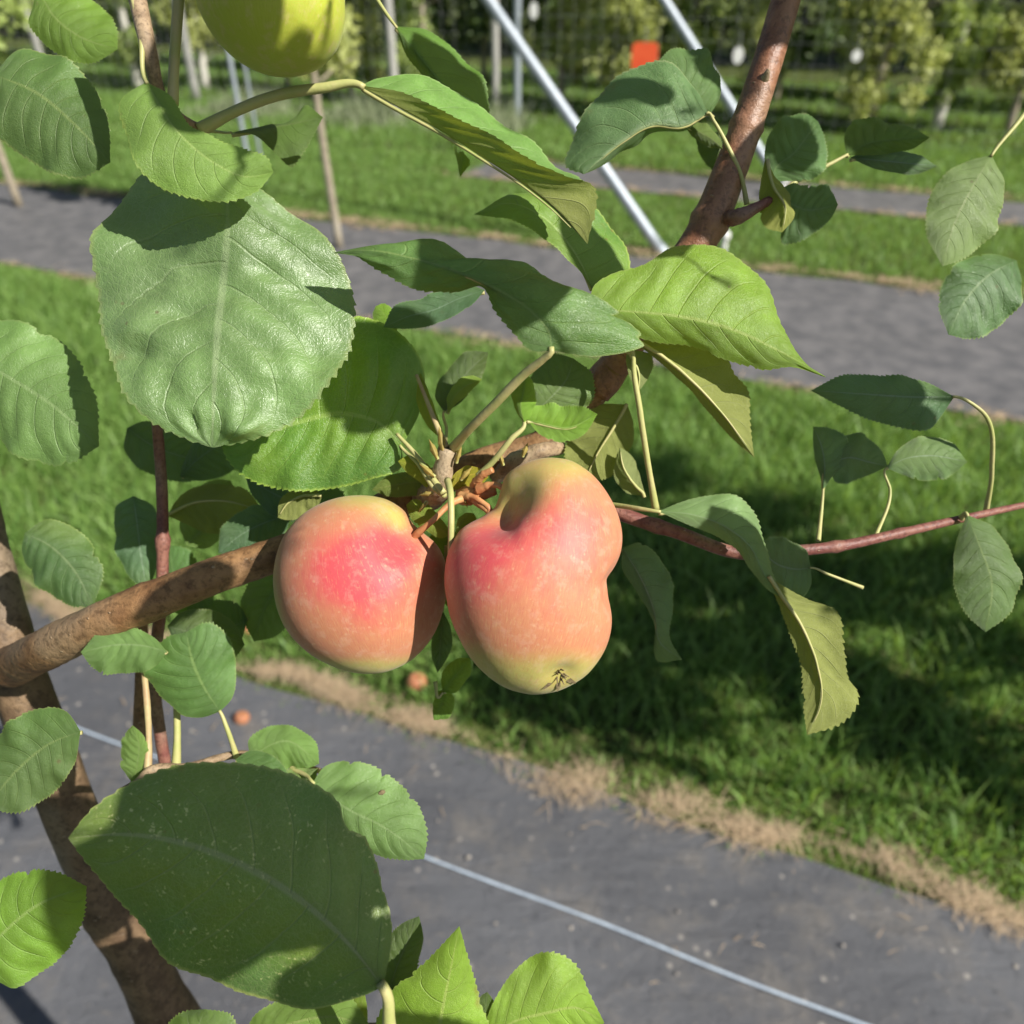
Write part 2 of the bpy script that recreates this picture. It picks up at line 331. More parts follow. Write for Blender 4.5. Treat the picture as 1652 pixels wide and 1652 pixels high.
def blades(name, pos, hgt, wid, lean, mat, label, cat, flat=False, segs=3):
    n = len(pos); az = RNG.uniform(0, 2*math.pi, n); la = RNG.uniform(0, 2*math.pi, n)
    side = np.stack([np.cos(az), np.sin(az), np.zeros(n)], 1)
    ld = np.stack([np.cos(la), np.sin(la), np.zeros(n)], 1)
    V = np.zeros((n, (segs+1)*2, 3)); sh = np.zeros((n, (segs+1)*2))
    base_sh = RNG.uniform(0, .75, n)
    for k in range(segs+1):
        f = k / segs; wk = wid * (1 - f**1.6 * .93) * .5
        if flat: c = pos + ld * (hgt * f)[:, None]; c[:, 2] += .004 + lean * np.sin(f * math.pi) * hgt
        else: c = pos + ld * (lean * hgt * f**1.8)[:, None]; c[:, 2] += hgt * f * (1 - .35 * lean * f)
        sd = np.cross(ld, [0, 0, 1.]) if flat else side
        V[:, 2*k] = c - sd * wk[:, None]; V[:, 2*k+1] = c + sd * wk[:, None]
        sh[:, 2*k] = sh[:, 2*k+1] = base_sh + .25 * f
    idx = np.arange(n)[:, None] * ((segs+1)*2)
    Q = np.concatenate([idx + np.array([2*k, 2*k+1, 2*k+3, 2*k+2]) for k in range(segs)], 0)
    me = npmesh(name, V.reshape(-1, 3), Q)
    a = me.attributes.new('shade', 'FLOAT', 'POINT'); a.data.foreach_set('value', sh.ravel().astype(np.float32))
    return tag(link(name, me, mat), label, cat, kind='stuff')
def scatter(s0, s1, t0, t1, n, clump=.5, cs=3.):
    s = RNG.uniform(s0, s1, n); t = RNG.uniform(t0, t1, n)
    k = (np.sin(s*cs*2.1+t*cs)+np.sin(s*cs*.9-t*cs*1.7+2)+np.sin(s*cs*4.3+t*cs*3.1)+np.sin(t*cs*5.3-s*cs*2))/4
    keep = RNG.uniform(0, 1, n) < (1 - clump) + clump * (.5 + .5 * k)
    s, t = s[keep], t[keep]; p = NV[None] * s[:, None] + DV[None] * t[:, None]
    # only what the view (and a step to the side) could see
    d = (p - C_) @ W_; x = p @ R_; ok = (d > .4) & (np.abs(x) < .72 * d + .5)
    return p[ok], s[ok], t[ok]
def grass(s0, s1, t0, t1, dens, h0, h1, wd, label):
    n = int((s1-s0)*(t1-t0)*dens); p, s, t = scatter(s0, s1, t0, t1, n, .55, 4.)
    e = np.clip(np.minimum(s - s0, s1 - s) / .25, .25, 1)
    tuft = .7 + .5 * (.5 + .5 * np.sin(s * 13 + t * 9) * np.sin(t * 15 - s * 7))
    h = RNG.uniform(h0, h1, len(p)) * e * tuft
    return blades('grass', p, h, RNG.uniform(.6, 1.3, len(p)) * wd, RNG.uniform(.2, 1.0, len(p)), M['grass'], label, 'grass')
grass(1.02, 3.36, -2.5, 4.8, 11000, .035, .095, .0048, 'lush green grass lane between the near and second fabric strips')
grass(1.05, 3.3, -2.5, 4.8, 1300, .08, .16, .0075, 'longer loose grass blades standing up in the near grass lane')
grass(4.78, 6.48, -3.5, 8.5, 3500, .04, .09, .007, 'sunlit grass lane between the second and third fabric strips')
grass(6.3, 7.3, 2.95, 9.5, 2600, .04, .1, .009, 'grass past the end of the third fabric strip')
grass(7.13, 9.6, -5, 11, 1700, .04, .12, .011, 'grass lane in front of the wire fence')
grass(9.6, 14, -6, 16, 500, .05, .15, .016, 'rough grass beyond the wire fence')
def straw(s, wdt, t0, t1, n, L, label, th=.003):
    t = RNG.uniform(t0, t1, n); off = RNG.normal(0, 1, n) * wdt * (.6 + .45 * np.sin(t * 3.1 + s) + .4 * np.sin(t * 9.3)) + .02 * np.sin(t * 5.3 + s * 3) + .012 * np.sin(t * 14)
    cn = np.sin(t*7.7+s)+np.sin(t*17.3+2*s+1)+np.sin(t*31+off*20)+.8*np.sin(t*3.1+4)
    kp = RNG.uniform(0, 1, n) < np.clip(.5 + .38*cn, .1, 1); t, off = t[kp], off[kp]
    p = NV[None] * (s + off)[:, None] + DV[None] * t[:, None]
    d = (p - C_) @ W_; ok = (d > .4) & (np.abs(p @ R_) < .72 * d + .5); p = p[ok]
    p[:, 2] = .012 + RNG.uniform(0, .012, len(p))
    blades('dead_grass', p, RNG.uniform(.4, 1.2, len(p)) * L, RNG.uniform(.6, 1.4, len(p)) * th, RNG.uniform(0, .25, len(p)), M['straw'], label, 'straw', flat=True, segs=2)
straw(1.075, .022, -2.5, 3.6, 19000, .05, 'dry tan dead grass along the edge of the near fabric strip', .0016)
straw(3.27, .05, -2.5, 6, 4000, .06, 'dry dead grass along the near edge of the second fabric strip', .005)
straw(4.85, .06, -3, 7, 6000, .08, 'dry dead grass along the far edge of the second fabric strip', .006)
straw(6.43, .06, -3, 3.1, 1600, .09, 'dry dead grass along the near edge of the third fabric strip', .007)
straw(7.2, .08, -3, 3.1, 1600, .09, 'dry dead grass along the far edge of the third fabric strip', .008)
straw(.85, .35, -1.5, 2.6, 180, .03, 'scattered dry grass bits and dust lying on the near fabric strip', .0022)
# pale clods on the near fabric
parts = []
for i in range(90):
    s = random.uniform(-.1, 1.0); t = random.uniform(-1.4, 1.7); r = random.uniform(.002, .0055)
    bmx = bmesh.new(); bmesh.ops.create_icosphere(bmx, subdivisions=1, radius=r)
    c = ST(s, t, .016)
    V = np.array([[v.co.x * random.uniform(.8, 1.6), v.co.y * random.uniform(.8, 1.5), v.co.z * .6] for v in bmx.verts]) + c
    Q = np.array([[v.index for v in f.verts] for f in bmx.faces]); parts.append((V, Q)); bmx.free()
V, Q = merge(parts); M['clod'] = simple('pale_soil_clod', (.36, .33, .29), (.26, .23, .19), .9, 200)
tag(link('soil_crumbs', npmesh('soil_crumbs', V, Q), M['clod']), 'small pale crumbs of soil scattered on the near fabric strip', 'soil crumbs', kind='stuff')
# pale blue line on the near fabric
pp = [ST(.775 + .0025*math.sin(t*4)+.0015*math.sin(t*13), t, .018 + .0015*math.sin(t*7)) for t in np.linspace(-4, 6, 220)]
V, Q = tube_arrays(pp, [.0029], n=500, k=8, rough=.12)
lo = tag(link('marking_line', npmesh('marking_line', V, Q), M['blue']), 'thin pale blue line running along the near grey weed fabric', 'marking line')

# ------------------------------------------------------------------ fence, posts, braces
fence = empty('wire_fence', ST(9.1, 3.4), 'tall wire mesh fence on pale posts running behind the far grass lane', 'fence')
def post(name, p, h, r, mat, parent=None, lean=(0, 0), cap=True):
    V, Q = tube_arrays([p, p + np.array([lean[0]*.5, lean[1]*.5, h*.5]), p + np.array([lean[0], lean[1], h])], [r*1.02, r, r*.97], n=14, k=16, rough=.01)
    return link(name, npmesh(name, V, Q), mat, parent)
for (x, y, r) in ((640, 196, .05), (800, 178, .045), (1052, 152, .045)):
    post('post', G(x, y), 2.4, r, M['postwood'], fence)
for t in (-3.2, 7.9, 10.4, 13): post('post', ST(9.1, t), 2.4, .05, M['postwood'], fence)
parts = []
def bar(a, c, r):
    a = np.array(a); c = np.array(c); d = c - a; d /= np.linalg.norm(d); q = np.cross(d, [.3, .5, .8]); q /= np.linalg.norm(q); e = np.cross(d, q)
    V = np.array([p + r*(math.cos(k)*q + math.sin(k)*e) for p in (a, c) for k in (0, 2.09, 4.19)])
    return V, np.array([(0, 1, 4, 3), (1, 2, 5, 4), (2, 0, 3, 5)])
for t in np.arange(-6, 15, .15): parts.append(bar(ST(9.05, t, .03), ST(9.05, t, 2.3), .002))
for z in (.05, .2, .35, .5, .68, .86, 1.04, 1.22, 1.4, 1.6, 1.8, 2.0, 2.3): parts.append(bar(ST(9.05, -6, z), ST(9.05, 15, z), .0013))
V, Q = merge(parts); link('mesh', npmesh('mesh', V, Q), M['wire'], fence)
def pole(name, p0, p1, r, label, cat, group=None):
    e = empty(name, p0, label, cat, group)
    V, Q = tube_arrays([p0, (p0 + p1)/2, p1], [r], n=16, k=20); link('pipe', npmesh('pipe', V, Q), M['galv'], e)
    d = (p1 - p0) / np.linalg.norm(p1 - p0)
    V, Q = tube_arrays([p0 - d*.01, p0 + d*.02, p0 + d*.05], [r*1.18], n=6, k=20); link('end_fitting', npmesh('fit', V, Q), M['galv'], e)
    return e
a = G(1070, 410); c = onplane(782, -8, 4.98); c = a + (c - a) * 1.35
pole('brace_pole', a, c, .034, 'near galvanised diagonal brace pole whose foot stands behind the bright yellow-green leaf', 'brace pole', 'diagonal brace poles')
a = G(1262, 300); c = onplane(1066, -8, a @ NV); c = a + (c - a) * 1.35
pole('brace_pole', a, c, .036, 'farther galvanised diagonal brace pole passing behind the reddish upright stem', 'brace pole', 'diagonal brace poles')
def upright(x, y, r, label, h=2.2, mat='galv'):
    p = G(x, y); e = empty('trellis_post', p, label, 'post', 'thin upright trellis posts')
    o = post('pipe', p, h, r, M[mat], e)
    V, Q = tube_arrays([p + np.array([0, 0, z]) for z in (h-.01, h+.005, h+.02)], [r*1.2], n=5, k=16); link('cap', npmesh('cap', V, Q), M[mat], e)
upright(414, 338, .017, 'thin galvanised post behind the left leaves, nearest of the upright posts')
upright(428, 300, .012, 'thinner galvanised post just behind the nearest upright post at left')
upright(834, 204, .040, 'thicker grey upright post standing just right of the pale fence post')
upright(912, 150, .036, 'upright post in the gap right of the near brace pole')

n = 2600; t_ = RNG.uniform(3.2, 7.5, n); s_w = RNG.normal(8.55, .28, n); pw = NV[None]*s_w[:, None] + DV[None]*t_[:, None]
M['weed'] = blade_material('weed_stalk', (.16, .20, .10), (.38, .42, .27), (.3, .36, .15), .3, .6)
blades('weeds', pw, RNG.uniform(.12, .42, n) * (.6 + .4*np.sin(t_*4)), RNG.uniform(.008, .022, n), RNG.uniform(.1, .8, n), M['weed'], 'tall grey-green weeds in front of the wire fence', 'weeds')
# orange marker and small white spots
def plate(name, x, y, s, wpx, hpx, mat, label, cat, group=None, round_=False):
    p = onplane(x, y, s); sc_ = np.linalg.norm(p - C_) / F; a, h = wpx*sc_/2, hpx*sc_/2
    bm_ = bmesh.new(); n = 20
    vs = []
    for k in range(n):
        an = 2*math.pi*k/n; e = 1 if round_ else .35
        cx = math.copysign(abs(math.cos(an))**e, math.cos(an)) * a; cz = math.copysign(abs(math.sin(an))**e, math.sin(an)) * h
        vs.append(bm_.verts.new((cx, 0, cz)))
    f = bm_.faces.new(vs); r = bmesh.ops.extrude_face_region(bm_, geom=[f])
    bmesh.ops.translate(bm_, vec=(0, .012, 0), verts=[v for v in r['geom'] if isinstance(v, bmesh.types.BMVert)])
    me = bpy.data.meshes.new(name); bmesh.ops.recalc_face_normals(bm_, faces=bm_.faces); bm_.to_mesh(me); bm_.free()
    e = empty(name, p, label, cat, group)
    o = bpy.data.objects.new('plate', me); COL.objects.link(o); me.materials.append(M[mat]); o.parent = e; o.rotation_euler = (0, 0, math.radians(-8))
    q = np.array(p); V, Q = tube_arrays([q + [0, 0, h*.8], q + [.004, .01, h + .05], q + [0, .02, h + .12]], [.003], n=6, k=6); link('tie', npmesh('tie', V, Q), M['wire'], e)
plate('orange_marker', 1040, 91, 8.9, 36, 34, 'orange', 'square orange-red plastic marker hanging on the far wire fence', 'marker')
V, Q = tube_arrays([onplane(1041, 90, 8.88) + np.array([0, 0, z]) for z in (-.02, 0, .02)], [.02, .028, .02], n=5, k=10)
plate('white_spot', 861, 17, 8.9, 11, 20, 'white', 'oval white spot on the far fence near the top edge of the picture', 'tag', 'white spots', True)  # small white spots of unknown nature, modelled as hanging plates
plate('white_spot', 1191, 89, 8.9, 14, 21, 'white', 'oval white spot just left of the reddish upright stem', 'tag', 'white spots', True)
plate('white_spot', 1382, 90, 9.0, 12, 14, 'white', 'small round white spot to the right of the reddish upright stem', 'tag', 'white spots', True)
p = G(1166, 410); e = empty('irrigation_stake', p, 'short white capped stake standing behind the bright yellow-green leaf', 'stake')
V, Q = tube_arrays([p, p+[0, 0, .05], p+[0, 0, .10]], [.018, .018, .018], n=8, k=14); link('stake', npmesh('stake', V, Q), M['white'], e)
V, Q = tube_arrays([p+[0, 0, .095], p+[0, 0, .12], p+[0, 0, .14]], [.028, .03, .02], n=8, k=14); link('cap', npmesh('cap', V, Q), M['white'], e)
p = G(1258, 318); e = empty('irrigation_stake', p, 'white capped stake behind the small dark leaves on the right', 'stake')
V, Q = tube_arrays([p, p+[0, 0, .06], p+[0, 0, .12]], [.03, .03, .03], n=8, k=14); link('stake', npmesh('stake', V, Q), M['white'], e)
V, Q = tube_arrays([p+[0, 0, .115], p+[0, 0, .14], p+[0, 0, .17]], [.04, .045, .03], n=8, k=14); link('cap', npmesh('cap', V, Q), M['white'], e)

# ------------------------------------------------------------------ background trees
def crown_mesh(name, centre, rad, n, size, clumps=26, gap=.55):
    cl = RNG.normal(0, 1, (clumps, 3)); cl /= np.linalg.norm(cl, axis=1)[:, None]; cl *= RNG.uniform(.35, 1, (clumps, 1))
    cl = cl * rad; cl[:, 2] = RNG.uniform(-1, 1, clumps) * rad[2]; crr = RNG.uniform(.18, .42, clumps) * min(rad[0], rad[1]) 
    k = RNG.integers(0, clumps, n); off = RNG.normal(0, 1, (n, 3)); off /= np.linalg.norm(off, axis=1)[:, None]
    p = cl[k] + off * (crr[k] * RNG.uniform(.2, 1.25, n))[:, None] + centre
    tone = RNG.uniform(0, .5, clumps)[k] + RNG.uniform(0, .5, n)
    d1 = RNG.normal(0, 1, (n, 3)); d1[:, 2] -= .6; d1 /= np.linalg.norm(d1, axis=1)[:, None]
    d2 = np.cross(d1, RNG.normal(0, 1, (n, 3))); d2 /= np.linalg.norm(d2, axis=1)[:, None]; nn = np.cross(d1, d2)
    L = RNG.uniform(.6, 1.3, n)[:, None] * size
    V = np.stack([p, p + d1*L*.5 + d2*L*.32 + nn*L*.08, p + d1*L, p + d1*L*.5 - d2*L*.32 + nn*L*.08], 1)
    V = V[V[:, :, 2].min(1) > .02] if True else V
    m = len(V); me = npmesh(name, V.reshape(-1, 3), np.arange(m*4).reshape(m, 4), False)
    a = me.attributes.new('shade', 'FLOAT', 'POINT'); a.data.foreach_set('value', np.repeat(tone[:m], 4).astype(np.float32)); return me
def tree(p, h, z0, rad, n, size, label, group, tm='trunkfar', cm='treeleaf', tr=.03, name='young_tree', limbs=7):
    p = np.array(p); e = empty(name, p, label, 'tree', group)
    w1, w2 = random.uniform(-.04, .04), random.uniform(-.04, .04)
    parts = [tube_arrays([p, p+[w1, w2, h*.35], p+[-w1, w2, h*.7], p+[w2, 0, h*.97]], [tr*1.25, tr, tr*.7, tr*.25], n=24, k=10, rough=.05)]
    for i in range(limbs):
        z = z0 + (h - z0) * (i + .3) / limbs; a = i * 2.4 + random.random(); l = rad * random.uniform(.6, .95)
        parts.append(tube_arrays([p+[0, 0, z], p+[math.cos(a)*l*.5, math.sin(a)*l*.5, z+l*.3], p+[math.cos(a)*l, math.sin(a)*l, z+l*.45]], [tr*.45, tr*.3, tr*.12], n=10, k=6))
    V, Q = merge(parts); link('trunk', npmesh('trunk', V, Q), M[tm], e)
    me = crown_mesh('crown', p + np.array([0, 0, (h + z0)/2 + .1]), np.array([rad, rad, (h - z0)/2*1.05]), n, size)
    link('crown', me, M[cm], e); return e
# row 2 on the second fabric
tree(G(548, 402), 2.6, .86, .34, 3000, .065, 'young tree with a thin pale trunk on the second fabric strip, left of centre', 'young trees on the second fabric strip', tm='trunkfar', cm='treeleafyel', tr=.021)
tree(ST(4.33, 5.6), 2.7, .9, .5, 2600, .07, 'young tree on the second fabric strip, far left behind the leaves', 'young trees on the second fabric strip', tr=.024)
# orchard trees beyond the fence
xs = [(-30, 40, 'treeleaf', 'trunkfar'), (120, 60, 'treeleaf', 'trunkpale'), (232, 152, 'treeleaf', 'trunkpale'), (338, 158, 'treeleafyel', 'trunkpale'), (470, 120, 'treeleafyel', 'trunkfar'), (570, 150, 'treeleafyel', 'trunkfar'), (690, 120, 'treeleaf', 'trunkfar'),
      (905, 130, 'treeleafyel', 'trunkfar'), (1000, 150, 'treeleafyel', 'trunkpale'), (1110, 135, 'treeleaf', 'trunkfar'), (1215, 150, 'treeleafyel', 'trunkfar'), (1410, 150, 'treeleafyel', 'trunkfar'), (1520, 130, 'treeleaf', 'trunkpale'), (1640, 140, 'treeleafyel', 'trunkfar')]
words = ['far left tree beyond the fence, behind the leafy branch edge', 'dark leafy tree with a pale trunk beyond the fence at far left', 'young tree with a whitish trunk beyond the fence beside the tan twig', 'young tree with a thick whitish trunk beyond the fence left of the green apple',
         'yellowish young tree beyond the fence directly under the green apple', 'yellowish young tree beyond the fence right of the green apple', 'green young tree beyond the fence between the leftmost fence post and the grey posts',
         'yellow-green young tree beyond the fence just right of the near brace pole', 'yellow-green young tree with pale trunk beyond the fence left of the orange marker', 'green young tree beyond the fence between orange marker and far brace pole',
         'yellow-green young tree beyond the fence behind the reddish upright stem', 'yellow-green young tree beyond the fence right of the dark gap', 'green young tree with pale trunk beyond the fence at right edge', 'rightmost yellow-green young tree beyond the fence']
for i, (x, y, cm, tm) in enumerate(xs):
    q = G(x, max(y, 100)); s_t = random.uniform(9.7, 10.6); rr_ = ray(x, 170); rr_[2] = 0; q = rr_ * (s_t / (rr_ @ NV))
    tree(q, random.uniform(2.3, 2.8), random.uniform(.12, .36), random.uniform(.42, .62), 7000, .07, words[i], 'young trees beyond the wire fence', tm=tm, cm=cm, tr=.05 if tm == 'trunkpale' else .035)
for i in range(16):
    q = ST(12.2 + random.uniform(-.4, .4), -5 + i*1.25 + random.uniform(-.3, .3))
    pos_ = 'leftmost' if i == 15 else 'rightmost' if i == 0 else None
    tree(q, random.uniform(2.6, 3.2), random.uniform(.3, .6), random.uniform(.5, .7), 4200, .095, 'tree of the second orchard row beyond the wire fence, half hidden behind the first row', 'second row of young trees beyond the fence', cm='treeleafdeep', tr=.035)
# dark wood behind
parts = []
me = None
n = 110000
t = RNG.uniform(-16, 30, n); s = 15.5 + np.abs(RNG.normal(0, 1.3, n)); z = RNG.uniform(0, 1, n)**.8 * 9
p = NV[None]*s[:, None] + DV[None]*t[:, None]; p[:, 2] = z
d1 = RNG.normal(0, 1, (n, 3)); d1 /= np.linalg.norm(d1, axis=1)[:, None]; d2 = np.cross(d1, RNG.normal(0, 1, (n, 3))); d2 /= np.linalg.norm(d2, axis=1)[:, None]
L = RNG.uniform(.08, .24, n)[:, None]
V = np.stack([p, p+d1*L*.5+d2*L*.35, p+d1*L, p+d1*L*.5-d2*L*.35], 1); me = npmesh('woodland', V.reshape(-1, 3), np.arange(n*4).reshape(n, 4), False)
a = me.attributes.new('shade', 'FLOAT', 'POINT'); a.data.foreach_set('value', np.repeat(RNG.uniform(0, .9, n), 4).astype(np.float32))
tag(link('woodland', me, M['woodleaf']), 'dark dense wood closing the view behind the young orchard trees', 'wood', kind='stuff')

# ------------------------------------------------------------------ the near apple tree
ROOT = P(150, 1560, .50); ROOT[2] = 0
T = empty('apple_tree', ROOT, 'near apple tree with brown branch, broad serrated leaves and the fruit cluster', 'apple tree')
D = .30
def PP(pts, d0=D):
    r = []
    for q in pts: r.append(P(q[0], q[1], d0 + (q[2] if len(q) > 2 else 0) / 100))
    return r
def px(n, d=D): return n * d / F       # pixels -> metres
# trunk
base = ROOT; tp = P(60, 1110, .44)
tube('trunk', [base, P(400, 1900, .60), P(250, 1600, .5), P(110, 1300, .45), P(25, 1080, .42), P(-60, 760, .42), P(-160, 300, .45)],
     [.030, .026, px(52, .5), px(48, .45), px(46, .42), px(40, .42), .010], M['trunkbark'], T, n=160, k=36, rough=.05, knots=((.62, .004, .02), (.7, .003, .015)))
# main limb and rising stem
tube('branch', PP([(20, 1075, 9), (110, 1030, 4), (205, 986, 2.5), (330, 935, 2.6), (450, 893, 3.2), (580, 845, 4.2), (700, 782, 4.8), (790, 742, 4.8), (880, 712, 4.6), (945, 650, 4), (990, 592, 3.2)]),
     [px(44), px(40), px(39), px(36), px(33), px(31), px(30), px(29), px(27), px(25), px(26)], M['bark'], T, n=150, k=40, rough=.035, knots=((.66, .0016, .02), (.72, .0012, .012), (.36, .0006, .01)))
tube('stem', PP([(960, 632, 3.7), (1000, 578, 3.2), (1060, 480, 2.8), (1133, 380, 2.4), (1180, 270, 2), (1222, 150, 1.5), (1262, 20, 1), (1300, -120, 0), (1335, -300, -1)]),
     [px(29), px(28), px(30), px(29, .325), px(26, .32), px(24, .315), px(23, .31), px(22), px(20)], M['barkred'], T, n=120, k=36, rough=.012, knots=((.53, .0008, .008), (.36, .001, .012), (.03, .0008, .02)))
# bud collar on the stem
V, Q = tube_arrays(PP([(1228, 138, -.2), (1236, 122, -.7), (1240, 112, -.9)], .315), [px(9), px(8), px(3)], n=8, k=12, rough=.1); link('bud', npmesh('bud', V, Q), M['spur'], T)
tube('spur', PP([(1165, 352, 2.3), (1195, 348, 1.2), (1220, 335, 1.2), (1250, 318, 1.4)]), [px(13), px(14), px(9), px(6)], M['twig'], T, n=30, k=14, rough=.12)
# right hand twig
tube('twig', PP([(960, 812, 3), (1010, 832, 2.6), (1090, 858, 2.4), (1190, 892, 2.2), (1290, 888, 2.4), (1360, 880, 2.6), (1443, 862, 3), (1560, 835, 4), (1720, 800, 6)]),
     [px(13), px(12), px(11), px(10), px(9), px(8), px(7), px(6), px(5)], M['twig'], T, n=110, k=16, rough=.03, knots=((.12, .0005, .01), (.45, .0006, .01), (.58, .0005, .01)))
# thin dark twigs at left
tube('twig', PP([(268, 1240, 9), (250, 1120, 8), (262, 930, 7), (262, 820, 6.5), (255, 700, 6), (240, 560, 6), (220, 380, 6)]), [px(12), px(12), px(12), px(11), px(10), px(9), px(7)], M['twig'], T, n=80, k=14, rough=.06, knots=((.45, .0012, .01),))
tube('twig', PP([(215, 1420, 12), (222, 1250, 10), (228, 1080, 10), (230, 960, 10)]), [px(16), px(14), px(13), px(12)], M['bark'], T, n=50, k=14, rough=.05)
tube('twig', PP([(200, -80, -3), (222, 0, -3), (240, 80, -3), (262, 160, -2), (290, 190, -1), (330, 212, 0)]), [px(13), px(13), px(12), px(10), px(8), px(7)], M['spur'], T, n=50, k=16, rough=.03)
tube('twig', PP([(120, 1700, 0), (350, 1680, 3), (600, 1660, 3), (780, 1655, 3), (900, 1680, 3)]), [px(14), px(12), px(10), px(9), px(7)], M['spur'], T, n=40, k=12, rough=.05)
tube('twig', PP([(195, 1280, 2), (225, 1262, 2.5), (240, 1245, 3), (300, 1238, 3.5), (380, 1218, 4), (450, 1225, 4.5), (520, 1245, 5)]), [px(9), px(9), px(8), px(7), px(8), px(6), px(5)], M['spur'], T, n=40, k=12, rough=.08)
# central fruiting spur
tube('spur', PP([(690, 800, 4), (712, 780, 1.6), (716, 750, 1.2), (722, 722, 1.0)]), [px(30), px(22), px(17), px(14)], M['spur'], T, n=34, k=20, rough=.07, knots=((.75, .0004, .05), (.95, .0006, .05)))
tube('spur', PP([(760, 790, 4), (752, 800, 1.8), (760, 800, 1.0), (800, 790, 1.0)]), [px(22), px(19), px(16), px(9)], M['pedicel'], T, n=30, k=18, rough=.08)
tube('spur', PP([(800, 770, 4.6), (835, 742, 3.4), (870, 728, 3.2), (905, 722, 4)]), [px(14), px(16), px(15), px(12)], M['spur'], T, n=30, k=16, rough=.12)
for (pth, rr) in (([(760, 800, 1.0), (728, 812, .4), (700, 838, .2), (672, 862, .6), (655, 880, 1.3)], (8, 5, 4.5, 6, 8)), ([(770, 790, .6), (800, 782, .2), (822, 795, .0), (832, 806, .3)], (9, 5, 5, 8)),
                  ([(760, 800, .8), (785, 822, .2), (812, 838, .2)], (9, 5, 7)), ([(742, 800, .9), (770, 805, .3), (790, 825, .1), (780, 838, .1)], (8, 5, 4, 3)), ([(765, 785, 1.0), (780, 765, .4), (795, 758, .2)], (9, 7, 5))):
    tube('fruit_stalk', PP(pth), [px(a) for a in rr], M['pedicel'], T, n=30, k=12, rough=.12, knots=((.25, .0003, .04), (.7, .00025, .03)))

